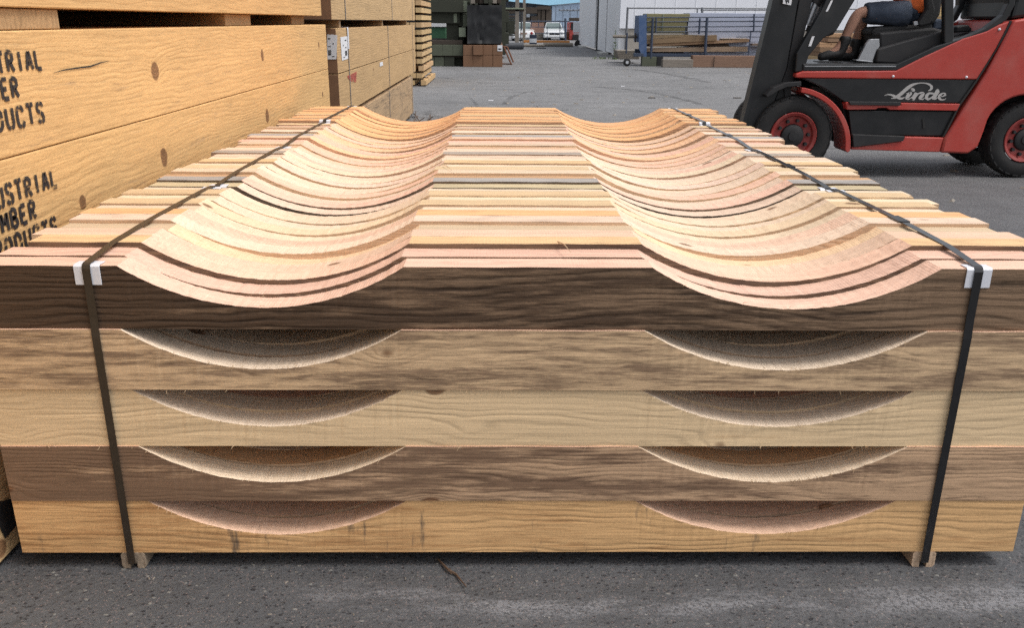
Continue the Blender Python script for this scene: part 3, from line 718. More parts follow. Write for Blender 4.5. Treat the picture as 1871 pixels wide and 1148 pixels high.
# paper tags (flat print) with barcode bars and figures
def paper_tag(root, quad, bars, name='paper_tag'):
    g = MB(); q4 = [Vector(p) for p in quad]; nrm = (q4[1]-q4[0]).cross(q4[3]-q4[0]).normalized()
    g.add(q4+[p-nrm*.0008 for p in q4], [(0,1,2,3),(7,6,5,4),(0,4,5,1),(1,5,6,2),(2,6,7,3),(3,7,4,0)])
    o = put(name, g, M['paper'], root)
    h = MB()
    def P(u, v): return q4[0]+(q4[1]-q4[0])*u+(q4[3]-q4[0])*v+nrm*.0012
    for (u0, v0, u1, v1) in bars: h.add([P(u0,v0), P(u1,v0), P(u1,v1), P(u0,v1)], [(0,1,2,3)])
    b = put('tag_print', h, M['black'], root); b.parent = o; b.location = (0,0,0)
bars = [(.10+.06*i, .16, .10+.06*i+(.045 if i % 3 else .025), .38) for i in range(6)] + [(.1,.80,.22,.86),(.26,.80,.36,.86),(.12,.50,.2,.54),(.24,.50,.38,.54),(.62,.60,.72,.66),(.5,.10,.8,.13)]
fy = 7.60-.003
tq = [PY(fy, *p) for p in ((598,108),(614.5,108),(616.5,63.5),(597.5,62.5))]
paper_tag(r2, tq, bars)
tq = [PX(FX+.002, *p) for p in ((625,110.5),(636,107),(634.5,65.5),(622,67.5))]
paper_tag(r2, tq, [(1-b_[2], b_[1], 1-b_[0], b_[3]) for b_ in bars])
# red smear
sm = [PX(FX+.002, *p) for p in ((634,139),(652,130),(651,150),(640,148))]
g = MB(); g.add(sm, [(0,1,2,3)]); put('red_smear', g, M['red_smear'], r2)
sm = [PX(FX+.002, *p) for p in ((694,114),(699,112),(700,119),(694,121))]
g = MB(); g.add(sm, [(0,1,2,3)]); put('white_smear', g, M['paper'], r2)

# ------------------------------------------------------------------ cross-stacked sticks beyond
def stick_pile():
    Y0 = 20.5; a = PY(Y0, 775, 158); sz = .122
    root = empty('stick_pile', (a.x, Y0, 0), 'tall narrow pile of small squared lumber with dark gaps, behind the tan timber stack', 'lumber pile')
    z = .03; k = 0
    while z < 2.35:
        low = k < 7
        inset = 0 if k < 2 else (.0 if low else .03)
        xs = [a.x-sz*(c+1)-c*.014-(.05 if k in (2,3) else 0)-inset+(.05 if k == 0 else .02 if k == 1 else 0) for c in range(4)]
        for c, x in enumerate(xs):
            if (k, c) in ((1,1),(0,1),(6,1),(8,1)): continue
            if k in (4, 5) and c == 1:
                put('stick', MB().box(x-.5, x+sz, Y0+.01, Y0+.12, z, z+sz*.9), M['beam_x'], root, wood=(jit((.46,.27,.13)),)); continue
            L = 3.0
            put('stick', MB().box(x, x+sz, Y0+random.uniform(0,.03), Y0+L, z, z+sz*.86), [M['beam']], root, wood=(jit((.56,.38,.20),.1),))
        z += sz*.86
        g = MB().box(a.x-.62, a.x+.005+random.uniform(-.02,.02), Y0+.12, Y0+.16, z+.001, z+.017)
        put('sticker', g, M['dark_wood'], root)
        for yy in (.9,1.7,2.5): put('sticker', MB().box(a.x-.62, a.x+.01+random.uniform(-.02,.02), Y0+yy, Y0+yy+.04, z+.001, z+.017), M['dark_wood'], root); z += .018; k += 1
stick_pile()

# ------------------------------------------------------------------ generic background boxes from pixels
def bx(Y, x0, y0, x1, y1, d, on_ground=False):
    a = PY(Y, x0, y1); b = PY(Y, x1, y0); z0 = .002 if on_ground else a.z
    return (a.x, b.x, Y, Y+d, z0, b.z)
def blk(name, Y, x0, y0, x1, y1, d, mat, root, on_ground=False, bevel=.01):
    return put(name, MB().box(*bx(Y, x0, y0, x1, y1, d, on_ground)), M[mat] if isinstance(mat, str) else mat, root, bevel=bevel)
def thing(name, Y, px, py, label, cat, group=None):
    p = PY(Y, px, py); return empty(name, (p.x, Y, max(0, p.z)), label, cat, group)

# brown timbers, two rows of four
YD = 29.6
t = thing('brown_timber_bundle', YD, 882, 121.5, 'red-brown square timbers two high with a white tag, under the black tarp', 'timber bundle')
for r_, (v0, v1) in enumerate(((82,100.5),(101,121.5))):
    for c_ in range(4):
        x0 = 846+c_*18.1; mt = M['brown_block']
        o = blk('timber', YD+(.06 if (r_, c_) == (0,1) else 0)*-1, x0+.3, v0, x0+17.8, v1, 4.2, 'brown_block', t, r_ == 1)
paper_tag(t, [PY(YD-.012, *p) for p in ((909,93),(918,93),(918,82),(909,82))], [(.15,.2,.8,.45)])
t = thing('tarp_bundle', YD+.02, 885, 81.5, 'black tarp wrapped bundle on top of the red-brown timbers', 'wrapped bundle')
g = MB(); a = PY(YD+.05, 854, 79); b = PY(YD+.05, 917, 9); N = 14; K = 10
rr = random.Random(3); grid = [[rr.uniform(-.035,.035) for _ in range(K+1)] for _ in range(N+1)]
vs = []; fs = []
for i in range(N+1):
    for j in range(K+1):
        vs.append((a.x+(b.x-a.x)*i/N, YD+.06+grid[i][j]-(.03 if j == 0 else 0), a.z+(b.z-a.z)*j/K))
for i in range(N):
    for j in range(K): fs.append((i*(K+1)+j, (i+1)*(K+1)+j, (i+1)*(K+1)+j+1, i*(K+1)+j+1))
g.add(vs, fs); g.box(a.x+.02, b.x-.0, YD+.10, YD+3.6, a.z, b.z+.0)
put('tarp', g, M['tarp'], t, smooth=True)
for k_, x_ in enumerate((.25,.7,1.05)): put('spacer', MB().box(a.x+x_, a.x+x_+.1, YD+.15, YD+3.5, b.z+.001, b.z+.06), M['green_dark'], t)
g = MB()
t = thing('ragged_timber_bundle', YD+.1, 880, 8, 'dark ragged ends of timbers stacked above the black tarp bundle', 'timber bundle')
for k_ in range(7):
    x0 = 860+k_*8; blk('timber', YD+.1+random.uniform(0,.3), x0, -22+random.uniform(-2,2), x0+7.5, 6+random.uniform(-1.5,1), 3, random.choice(['green_dark','dark_wood','grey_wood']), t)
# green treated timbers
t = thing('treated_timber_bundle', YD+.2, 815, 121, 'grey-green treated square timbers low on the ground beside the red-brown ones', 'timber bundle')
for (x0,x1) in ((775,790),(790.5,808),(808.5,827),(827.5,845.5)): blk('timber', YD+.2, x0, 81.5, x1, 101.5, 3.6, 'green_wood', t)
for (x0,x1) in ((775,793),(794,811),(812,830)): blk('timber', YD+.25, x0, 104, x1, 121.5, 3.6, 'green_wood' if x0 < 800 else 'green_dark', t, True)
blk('timber', YD+.5, 831, 104, 845, 121, 3.3, 'green_dark', t, True)
blk('spacer', YD+.3, 780, 101.8, 845, 103.8, .1, 'dark_wood', t)
t = thing('treated_timber_bundle', YD+.3, 815, 80, 'dark mossy treated timbers stacked high left of the black tarp', 'timber bundle')
blk('spacer', YD+.3, 776, 73, 845, 80.8, 3, 'dark_wood', t)
for (x0,y0,x1,y1,dd,mt) in ((776,-40,846,-21,.0,'green_dark'),(776,-20,846,1,.05,'green_dark'),(776,1,846,21.5,.0,'green_dark'),(846.5,1,854,21.5,.1,'green_pale'),
        (776,22.3,840,42,.2,'green_dark'),(829,24,835,41,.18,'green_pale'),(838,24,846,47,.3,'green_dark'),(846,26,854,48,.1,'green_wood'),
        (816,42,837.5,80,.35,'green_dark'),(838.5,50,851,67,.0,'green_pale'),(838.5,67.5,848,80,.4,'green_dark'),(851,48,854,80,.5,'dark_wood')):
    blk('timber', YD+.3+dd, x0, y0, x1, y1, 2.8, mt, t)
t = thing('green_bin', YD+5, 800, 90, 'green bin with a white lid seen through the dark timbers', 'bin')
blk('body', YD+5, 786, 49, 814, 92, 1, 'green_bin', t, True); blk('lid', YD+4.95, 785, 42, 815, 48.6, 1.1, 'car_white', t)
t = thing('dark_timber_stack', YD+7, 860, 60, 'tall very dark timber stack further behind the tarp bundle', 'timber stack')
for k_ in range(8): blk('timber', YD+7, 760, -60+k_*20, 930-(k_ % 2)*6, -41+k_*20, 2, 'green_dark', t)
# A-frame trestle, rusty
t = thing('trestle', 31.2, 928, 118, 'rusty leaning A-frame trestle right of the red-brown timbers', 'trestle')
g = [((921,86),(934,117)),((927,86),(938,113))]
for p, q_ in g: put('leg', MB().tube([PY(31.2, *p), PY(31.1, *q_)], .028, 6), M['rust'], t)
put('brace', MB().tube([PY(31.2, 918, 116), PY(31.2, 936, 117)], .022, 6), M['rust'], t)
put('brace', MB().tube([PY(31.3, 917, 84), PY(31.3, 928, 86)], .03, 6), M['rust'], t)

# pipes and logs
def xcyl(name, Y, x0, x1, yc, rpx, mat, label, cat):
    a = PY(Y, x0, yc); b = PY(Y, x1, yc); r_ = rpx*(Y)/1656; z = max(r_, a.z)
    g = MB().tube([(a.x, Y+r_, z), (b.x, Y+r_, z)], r_, 20)
    return tag(put(name, g, M[mat], loc=(a.x, Y+r_, z-r_), smooth=True), label, cat)
xcyl('pipe', 48.3, 922, 957, 83.6, 6., 'pipe', 'thick dark pipe lying on the ground left of the grey pole', 'pipe')
xcyl('pole', 50.5, 957, 995, 83, 2.6, 'grey_wood', 'light grey pole lying right of the thick dark pipe', 'pole')
xcyl('rod', 49.5, 980, 998, 87.6, 1.1, 'pipe', 'short dark rod on the ground in front of the grey pole', 'rod')
xcyl('log', 54., 993, 1047, 81, 3.6, 'grey_wood', 'long weathered log lying in front of the white sedan', 'log')
tag(put('orange_beam', MB().box(*bx(57, 957, 74, 1041, 77.5, .3)), M['amber'], loc=PY(57,1000,79), bevel=.01), 'orange wooden rail lying below the parked sedans', 'beam')
for x_ in (970, 1000, 1030):
    tag(put('rail_block', MB().box(*bx(57.02, x_, 77.6, x_+5, 80, .25, True)), M['grey_wood'], loc=PY(57,x_,80)), {970: 'small block under the left end of the orange rail', 1000: 'small block under the middle of the orange rail', 1030: 'small block under the right end of the orange rail'}[x_], 'block', 'blocks under the orange rail')
# striped barrel
t = thing('barrel', 56, 974, 80, 'black and white banded drum standing before the silver car', 'drum')
for y0, y1, mt in ((63,70,'navy'),(70,77.5,'car_white'),(77.5,80.5,'navy')):
    a = PY(56, 967.5, y1); b = PY(56, 981, y0); r_ = (b.x-a.x)/2
    put('band', MB().lathe(((a.x+b.x)/2, 56+r_, 0), [(0, max(0,a.z)+.001), (r_, max(0,a.z)+.001), (r_, b.z-.001), (0, b.z-.001)], 20, 2), M[mt], t)

# post and beam rack
t = thing('timber_rack', 61, 945, 80, 'weathered post and beam timber rack standing behind the dark pipe', 'rack')
blk('post', 61, 941, -25, 949, 79, .35, 'grey_wood', t, True); blk('post', 62.5, 955, -25, 961, 62, .3, 'grey_wood', t, True)
blk('beam', 60.9, 917, 14, 958, 16.2, .5, 'green_pale', t); blk('beam', 61.0, 917, 16.5, 958, 20, .4, 'dark_wood', t)
blk('post', 63, 951, 20, 953, 75, .2, 'dark_wood', t, True); blk('post', 61.6, 923, 20, 928, 79, .3, 'green_dark', t, True)
for (x0,y0,x1,y1) in ((917,44,928,56),(922,58,930,79),(916,50,921,79),(929,63,941,65)): blk('brace', 61.5, x0, y0, x1, y1, .4, 'green_dark', t)
t = thing('green_rack', 64, 935, 60, 'dark green storage frame with pale boards behind the rack post', 'storage rack')
for (x0,y0,x1,y1,mt) in ((929,20,941,24,'dark_wood'),(928,20,930,60,'green_dark'),(917,28,941,31,'dark_wood'),(917,20,928,27,'grey_wall'),(930,33,941,36,'green_dark'),(930,37,941,62,'green_dark'),(917,32,929,42,'green_wood')): blk('panel', 64, x0, y0, x1, y1, .4, mt, t)
# dark stacked racks
t = thing('dark_lumber_rack', 76, 985, 48, 'dark lumber racks in front of the pale blue building', 'lumber rack')
blk('lumber', 76, 961, 13, 982, 24, 3, 'dark_wood', t); blk('lumber', 76, 982, 11, 1006, 17, 3, 'dark_wood', t)
for (x0,y0,x1,y1) in ((961,24.5,969,40),(970,29,982,46),(982,17.2,988,48),(989,18,996,48),(997,17.2,1008,60),(961,40.5,981,60)): blk('lumber', 76.1, x0, y0, x1, y1, 2.6, 'dark_wood', t, y1 >= 60)
blk('lumber', 75.9, 962, 25, 968, 31, .5, 'grey_wall', t)
# brown board sign and blocks on the fence
tag(put('brown_board', MB().box(*bx(70.5, 969, 41, 994, 59.5, .05)), M['pink_brown'], loc=PY(70.5,981,60)), 'pinkish brown panel fixed on the mesh gate between the sedans', 'panel')
t = thing('block_stack', 75, 984, 74, 'low stack of tan timber blocks between the two parked sedans', 'timber stack')
for k_ in range(3): blk('block', 75, 979, 60+k_*4.6, 995, 64.3+k_*4.6, 1, 'grey_wood', t)
t = thing('block_stack', 74, 1035, 74, 'orange-brown timber blocks right of the white sedan', 'timber stack')
for k_ in range(3): blk('block', 74.5, 1032, 58+k_*5, 1040, 62.6+k_*5, 1, 'brown_block', t)
# mesh gate
t = thing('mesh_gate', 70, 1000, 74, 'thin pipe and mesh gate across the yard entrance', 'gate')
def pipe(p, q_, Y, r_=.025, mat='grey_steel', root=None, name='pipe', Y2=None):
    a = PY(Y, *p); b = PY(Y2 or Y, *q_); a.z = max(a.z, .01); b.z = max(b.z, .01)
    return put(name, MB().tube([a, b], r_, 6), M[mat], root)
for p, q_, r_ in (((953,38.5),(1040,38.5),.05), ((930,49),(1034,49),.03), ((930,60),(1034,60),.03), ((1033,33),(1033,76),.09), ((1023,36),(1023,75),.03), ((953,38),(953,78),.04), ((1000,49),(1000,75),.02), ((984,35),(984,49),.03), ((971,35),(971,49),.03)):
    pipe(p, q_, 70, r_, 'navy', t, 'rail' if p[1] == q_[1] else 'post')
# white board on wheeled stand
t = thing('sign_board', 57, 1054, 82, 'white blank board on a wheeled post by the white wall corner', 'sign')
blk('board', 57, 1047, 40, 1061, 59, .05, 'car_white', t); blk('board', 57.05, 1048, 60, 1060, 62.5, .05, 'car_white', t)
pipe((1061,58), (1061,82), 57, .04, 'car_white', t, 'post')
a = PY(56.8, 1056, 79.5); put('wheel', MB().lathe((a.x, 56.8, a.z), [(0,-.08),(.17,-.08),(.22,-.04),(.22,.04),(.17,.08),(0,.08)], 20), M['rubber'], t)
put('rail', MB().tube([PY(57,1048,81), PY(57,1062,81)], .03, 6), M['grey_steel'], t)

# cars
def car(name, px, py, Y, label, rear=False):
    p = PZ(0, px, py); c = Vector((p.x, Y, 0)); root = empty(name, c, label, 'car')
    w2 = .86; L = 4.3
    # body: loft of cross sections along Y (bonnet end towards the camera)
    secs = [(-.0,.20,.55,.70,.80), (.12,.16,.72,.80,.86), (.9,.15,.84,.84,.86), (1.15,.15,.88,.85,.86), (3.0,.15,.90,.85,.86), (3.9,.16,.92,.84,.86), (4.25,.22,.80,.78,.82)]
    g = MB(); vs = []; n = 12
    for (y, z0, z1, wt, wb) in secs:
        ring = [(-wb,z0),(-wb-.02,z0+.25),(-wb,z0+.45),(-wt,z1-.04),(-wt+.12,z1),(-.3,z1+.02),(.3,z1+.02),(wt-.12,z1),(wt,z1-.04),(wb,z0+.45),(wb+.02,z0+.25),(wb,z0)]
        vs += [(c.x+x, Y+y, z) for x, z in ring]
    fs = [(i*n+k, i*n+(k+1)%n, (i+1)*n+(k+1)%n, (i+1)*n+k) for i in range(len(secs)-1) for k in range(n)] + [tuple(range(n-1,-1,-1)), tuple((len(secs)-1)*n+k for k in range(n))]
    g.add(vs, fs); put('body', g, M['car_white'], root, smooth=True, recalc=True)
    cab = MB(); vs = [(-.76,1.05,.86),(.76,1.05,.86),(.76,3.9,.90),(-.76,3.9,.90),(-.58,1.75,1.38),(.58,1.75,1.38),(.58,3.1,1.38),(-.58,3.1,1.38)]
    cab.add([(c.x+x, Y+y, z) for x, y, z in vs], [(0,1,5,4),(1,2,6,5),(2,3,7,6),(3,0,4,7),(4,5,6,7)]); put('cabin', cab, M['car_white'], root, bevel=.06)
    ws = MB(); ws.add([(c.x+x, Y+y, z) for x, y, z in ((-.68,1.045,.885),(.68,1.045,.885),(.54,1.66,1.345),(-.54,1.66,1.345),(-.68,1.09,.885),(.68,1.09,.885),(.54,1.70,1.345),(-.54,1.70,1.345))], [(0,1,2,3),(4,7,6,5),(0,4,5,1),(3,2,6,7)])
    put('windshield', ws, M['car_glass'], root)
    for s in (-1,1):
        put('headlight' if not rear else 'tail_light', MB().lathe((c.x+s*.62, Y-.012, .58), [(0,-.02),(.09,-.015),(.11,.02)], 16), M['plate' if not rear else 'red_light'], root, smooth='all')
        put('mirror', MB().box(c.x+s*.93-.08, c.x+s*.93+.08, Y+1.2, Y+1.3, .88, 1.0), M['car_white'], root, bevel=.02)
        for yy in (.75, 3.35):
            put('wheel', MB().lathe((c.x+s*.78, Y+yy, .31), [(0,-.1),(.24,-.1),(.31,-.07),(.31,.07),(.24,.1),(0,.1)], 20, 0), M['rubber'], root)
    put('bumper', MB().box(c.x-.80, c.x+.80, Y-.06, Y+.10, .22, .40), M['car_white'], root, bevel=.04)
    if rear: put('number_plate', MB().box(c.x-.26, c.x+.26, Y-.08, Y-.05, .50, .62), M['pink_brown'], root)
    else:
        for s in (-1,1): put('grille', MB().box(c.x+s*.21-.19, c.x+s*.21+.19, Y-.03, Y+.02, .42, .58), M['black'], root)
    return root
car('sedan', 1012.5, 73, 73.5, 'white sedan facing the camera with a dark split grille, behind the mesh gate')
car('sedan', 957, 75, 69.5, 'silver white sedan half hidden behind the rack post and banded drum', rear=True)
# red truck
t = thing('red_truck', 74, 1052, 74, 'red lorry with dark windows at the corner of the white building', 'truck')
blk('cab', 74, 1040, 40, 1068, 74, 3, 'red', t, True, .08); blk('windshield', 73.9, 1043, 42, 1068, 54, .1, 'glass', t, bevel=.02); blk('bumper', 73.8, 1046, 63, 1068, 73, .3, 'black', t)
blk('roof_shield', 73.7, 1041, 32, 1060, 38, 1., 'dark_wood', t); blk('exhaust', 74.5, 1066, 20, 1069, 42, .2, 'dark', t)
for x_ in (1044, 1066):
    a = PY(74, x_, 74); put('wheel', MB().lathe((a.x, 74.9, .5), [(0,-.15),(.4,-.15),(.5,-.1),(.5,.1),(.4,.15),(0,.15)], 24, 0), M['rubber'], t)

# far buildings
t = thing('blue_building', 100, 1040, 60, 'pale blue clad building with a bright blue roof, far behind the cars', 'building')
a = PY(100, 1009, 60); b = PY(100, 1076, 60)
rp = [PY(100, *p) for p in ((1009,9.5),(1085,1))]
g = MB().prism([(rp[0].x,.0),(rp[1].x+14,.0),(rp[1].x+14, rp[1].z+1.2),(rp[0].x, rp[0].z)], 1, 100, 130); put('wall', g, M['sky_wall'], t)
g = MB(); g.add([(rp[0].x-22,101,rp[0].z+1.9),(rp[0].x-.3,99.8,rp[0].z+.02),(rp[1].x+14,99.8,rp[1].z+1.3),(rp[1].x+14,126,rp[1].z+9),(rp[0].x-22,126,rp[0].z+9)], [(0,1,2,3,4)])
put('roof', g, M['blue_roof'], t)
g = MB()
for k_ in range(24): g.box(rp[0].x+.4+k_*.8, rp[0].x+.44+k_*.8, 99.96, 100.0, .1, rp[0].z-.05)
tag(put('cladding_seam', g, M['grey_wall'], t), kind='stuff')
lp = PY(99.9, 1022, 18); put('lamp_rail', MB().tube([PY(99.8,1021,18.2), PY(99.8,1068,18.2)], .06, 6), M['grey_steel'], t)
for x_ in (1022,1031,1037,1048,1058,1067): put('wall_lamp', MB().box(*bx(99.6, x_-1, 16.2, x_+1, 18, .2)), M['grey_steel'], t)
t = thing('grey_shed', 105, 960, 60, 'grey corrugated shed behind the racks, left of the blue roof', 'building')
a = PY(105, 880, 60); b = PY(105, 988, 60)
put('wall', MB().prism([(a.x-14,0),(b.x+1.5,0),(b.x+1.5, PY(105,1000,10).z),(b.x-2, PY(105,970,-6).z),(a.x-14, PY(105,900,-30).z)], 1, 105, 125), M['grey_wall'], t)
put('roof', MB().prism([(b.x+1.9,PY(105,1000,9).z),(b.x-2,PY(105,970,-8).z),(a.x-14,PY(105,900,-33).z),(a.x-14,PY(105,900,-36).z),(b.x-2,PY(105,970,-11).z),(b.x+1.9,PY(105,1000,6).z)], 1, 104.5, 126), M['grey_steel'], t)
g = MB()
for k_ in range(24): g.box(a.x-12+k_*.9, a.x-11.9+k_*.9, 104.93, 105, .1, 4.4)
tag(put('corrugation', g, M['grey_steel'], t), kind='stuff')

# white building on the right
XB = 5.05; YFc = 36.0
t = empty('white_building', (XB, YFc, 0), 'large white warehouse with a tall dark door gap, behind the lumber cart', 'building')
corner = PZ(0, 1128, 105); XB = corner.x; YC = corner.y
seams = [PX(XB, 1087, 60).y, PX(XB, 1092.5, 60).y, PX(XB, 1106.5, 60).y, PX(XB, 1107.8, 60).y]
segs = sorted(seams, reverse=True)
put('wall', MB().box(XB, XB+.3, segs[0], 57.5, .12, 5.2), M['white_wall2'], t)
put('door_track', MB().box(XB+.08, XB+.3, segs[1], segs[0], .0, 5.2), M['dark'], t)
put('door', MB().box(XB+.005, XB+.3, segs[2]+.002, segs[1]-.002, .10, 5.2), M['white_wall2'], t)
put('door_track', MB().box(XB+.06, XB+.3, segs[3], segs[2], .0, 5.2), M['dark'], t)
put('wall', MB().box(XB+.01, XB+.3, YC+.002, segs[3]-.002, .12, 5.2), M['white_wall2'], t)
put('wall', MB().box(XB, 34, YC-.3, YC, 1.2, 5.2), M['white_wall'], t)
put('plinth', MB().box(XB+.35, 34, YC-.24, YC, 0, 1.198), M['beige'], t)
for ya, yb in ((PX(XB,1067,60).y, PX(XB,1073,60).y), (PX(XB,1106,60).y, PX(XB,1114,60).y)):
    put('kerb_block', MB().box(XB-.35, XB-.02, min(ya,yb), max(ya,yb), 0, .11), M['concrete'], t, bevel=.01)
g = MB()
for k_ in range(34): g.box(XB+.6+k_*.85, XB+.62+k_*.85, YC-.312, YC-.3, 1.25, 5.1)
tag(put('cladding_seam', g, M['white_wall2'], t), kind='stuff')
# weed by the corner
p = PZ(0, 1122, 108); g = MB(); rr = random.Random(8)
root = empty('weed', p, 'tall thin green weed at the corner of the white building', 'plant')
put('stem', MB().tube([p, p+Vector((.03,0,.6)), p+Vector((.0,.02,1.15))], [.014,.010,.004], 5), M['leaf'], root)
for k_ in range(70):
    z = rr.uniform(.05,1.15); a_ = rr.uniform(0,2*PI); L_ = (.20*(1.25-z)+.03); d = Vector((math.cos(a_), math.sin(a_), rr.uniform(-.2,.7))).normalized()*L_
    b_ = p+Vector((.01,0,z)); s_ = Vector((-d.y, d.x, 0)).normalized()*.022
    g.add([b_, b_+d*.5+s_, b_+d, b_+d*.5-s_], [(0,1,2),(0,2,3)])
for k_ in range(60):
    b_ = p+Vector((rr.uniform(-.9,.5), rr.uniform(-.3,.5), 0)); d = Vector((rr.uniform(-.1,.1), rr.uniform(-.1,.1), rr.uniform(.05,.14))); s_ = Vector((.02,0,0))
    g.add([b_-s_, b_+s_, b_+d], [(0,1,2)])
tag(put('foliage', g, M['leaf'], root), kind='stuff')

# pipe fence in front of the white building
t = thing('pipe_fence', 34.2, 1275, 115, 'tall thin grey pipe fence frame in front of the white warehouse', 'fence')
for p, q_, r_ in (((1147,14),(1420,15),.035),((1280,18),(1420,18),.025),((1147,13),(1142,104),.045),((1274,14),(1274,112),.03),((1283,13),(1283,112),.05),((1402,14),(1402,112),.035)):
    pipe(p, q_, 34.2, r_, 'grey_steel', t, 'rail' if abs(p[1]-q_[1]) < 3 else 'post')
for x_ in (1520,1640,1760): pipe((x_,14), (x_,112), 34.2, .04, 'grey_steel', t, 'post')
pipe((1420,15), (1800,17), 34.2, .035, 'grey_steel', t, 'rail')

# lumber cart / rack
YR = 31.0
t = thing('lumber_cart', YR, 1180, 112, 'blue steel lumber cart with slatted side rails holding boards, before the white warehouse', 'lumber cart')
blk('end_panel', YR+.05, 1168, 27.5, 1179, 77, 1.3, 'blue', t)
put('end_panel', MB().prism([tuple(PY(YR, *p).xz) for p in ((1167,30),(1181,25),(1181,103),(1176,103),(1172,100),(1167,88))], 1, YR-.06, YR-.01), M['blue'], t)
blk('frame', YR-.1, 1158, 97, 1176, 103, .2, 'navy', t); blk('frame', YR+.02, 1176, 98, 1294, 103, .2, 'navy', t)
blk('frame', YR+1.2, 1160, 90, 1300, 100, .15, 'navy', t)
for y_ in (31.5, 39.5, 49, 58): pipe((1181,y_), (1408,y_-1.5 if y_ > 35 else y_-1), YR-.02, .022, 'navy', t, 'rail')
for y_ in (67, 84, 95): pipe((1345,y_), (1400,y_), YR-.02, .016, 'navy', t, 'rail')
for a_, b_, r_ in (((1193,33),(1189,106),.045), ((1199,31),(1198,60),.03), ((1279,33),(1277,62),.035), ((1292,32),(1288,101),.05), ((1378,25),(1377,58),.03), ((1372,58),(1367,101),.022), ((1146,60),(1144,98),.03)): pipe(a_, b_, YR-.07, r_, 'navy', t, 'post')
pipe((1120,66), (1168,67), YR+.6, .06, 'grey_wood', t, 'drawbar'); blk('bracket', YR+.5, 1160, 60, 1163, 77, .1, 'dark_wood', t)
a = PY(YR-.2, 1146, 105.5); put('wheel', MB().lathe((a.x, YR-.2, .13), [(.03,-.05),(.08,-.05),(.13,-.03),(.13,.04),(.08,.05),(.0,.05)], 20), M['rubber'], t)
put('hub', MB().lathe((a.x, YR-.24, .13), [(0,-.015),(.05,-.015),(.06,.0)], 16), M['plate'], t)
blk('wheel_box', YR-.1, 1173, 103.5, 1200, 113.5, .3, 'green_wood', t, True); blk('wheel_box', YR-.05, 1200, 103.5, 1212, 114, .4, 'rubber', t, True)
# load
t = thing('panel_stack', YR+.15, 1220, 60, 'olive tan wrapped panels in the left half of the blue cart', 'panel stack')
for k_, (y0, y1) in enumerate(((25,31.5),(32,39),(39.5,48),(48.5,60))): blk('panel', YR+.1+.01*k_, 1181.5, y0, 1261-(k_*3), y1, .9, 'olive', t)
blk('strap', YR+.08, 1209, 25, 1213, 59, .02, 'green_pale', t)
t = thing('wrapped_panels', YR+.2, 1330, 101, 'tall pale lavender wrapped panels in the right half of the cart', 'panel stack')
for k_, (x0, y0, x1, y1) in enumerate(((1258,24,1399,38),(1256,38.6,1398,57),(1256,58,1396,75),(1258,75.6,1393,101))): blk('panel', YR+.3+.01*k_, x0, y0, x1, y1, 1., 'pale_blue', t)
t = thing('loose_boards', YR+.05, 1250, 95, 'loose brown and tan boards sticking out between the cart rails', 'boards')
def slab(root, pts, Y, d, mat, tint):
    g = MB().prism([tuple(PY(Y, *p).xz) for p in pts], 1, Y, Y+d); return put('board', g, M[mat], root, wood=(tint,), recalc=True, bevel=.005)
for pts, dY, tint in (([(1180,72),(1310,63.5),(1310,74),(1181,80)], .0, (.24,.165,.10)), ([(1182,64),(1250,63),(1300,64.5),(1180,71)], .05, (.34,.25,.15)),
        ([(1187,79),(1370,71),(1371,76),(1187,85)], .08, (.40,.26,.16)), ([(1318,70),(1366,70),(1366,71.5),(1318,71)], .09, (.5,.36,.22)),
        ([(1180,80.5),(1332,80),(1332,84),(1180,84.5)], .22, (.07,.05,.04)), ([(1180,88),(1366,85),(1366,94),(1180,94.5)], .12, (.36,.26,.18)), ([(1240,86),(1360,84),(1364,88),(1240,90)], .14, (.28,.22,.17)),
        ([(1374,79),(1395,79),(1395,86),(1374,85)], .1, (.24,.18,.14))):
    slab(t, pts, YR-.0+dY, .35, 'beam_x', tint)
t = thing('ground_timbers', YR-.6, 1300, 117, 'long red-brown timber with a grey one, lying on asphalt in front of the cart', 'timbers')
g = MB(); a = bx(YR-.6, 1265, 103, 1500, 117, .35, True); put('timber', MB().box(*a), M['beam_x'], t, wood=((.25,.155,.11),), bevel=.01)
put('timber', MB().box(*bx(YR-.8, 1211, 108.5, 1267, 117, .3, True)), M['beam_x'], t, wood=((.24,.21,.18),), bevel=.01)
blk('block', YR-.64, 1304, 103, 1306, 117, .03, 'dark', t, True)
t = thing('low_lumber', YR+2, 1150, 108, 'low pile of weathered boards behind the small cart wheel', 'lumber pile')
for k_ in range(4): blk('board', YR+2, 1127+k_, 92+k_*4, 1168, 95.7+k_*4, 1, 'grey_wood', t)

# more lumber seen through the forklift cab
t = thing('lumber_pile', 27, 1560, 110, 'tan lumber pile seen through the forklift cab behind the driver boots', 'lumber pile')
for k_ in range(6):
    y0 = 62+k_*8.4; x0 = 1497+random.uniform(-3,6)+(14 if k_ < 2 else 0)
    blk('board', 27+random.uniform(0,.1), x0, y0, 1660+random.uniform(-10,10), y0+random.uniform(5.5,7.6), 1.4, M['beam_x'], t)
for c_ in t.children: setw(c_, jit(random.choice([(.44,.28,.15),(.50,.34,.19),(.28,.18,.11)]), .1), (.15,.1,.07), .2)
t = thing('lumber_pile', 26, 1760, 110, 'tan stacked lumber behind the forklift seat', 'lumber pile')
for k_ in range(14):
    y0 = -25+k_*9.2; blk('board', 26+random.uniform(0,.1), 1690+random.uniform(0,5), y0, 1729+random.uniform(-3,3) if k_ < 7 else 1800, y0+8.5, 1.4, M['beam_x'], t)
for c_ in t.children: setw(c_, jit((.55,.37,.19), .12), (.15,.1,.07), .0)

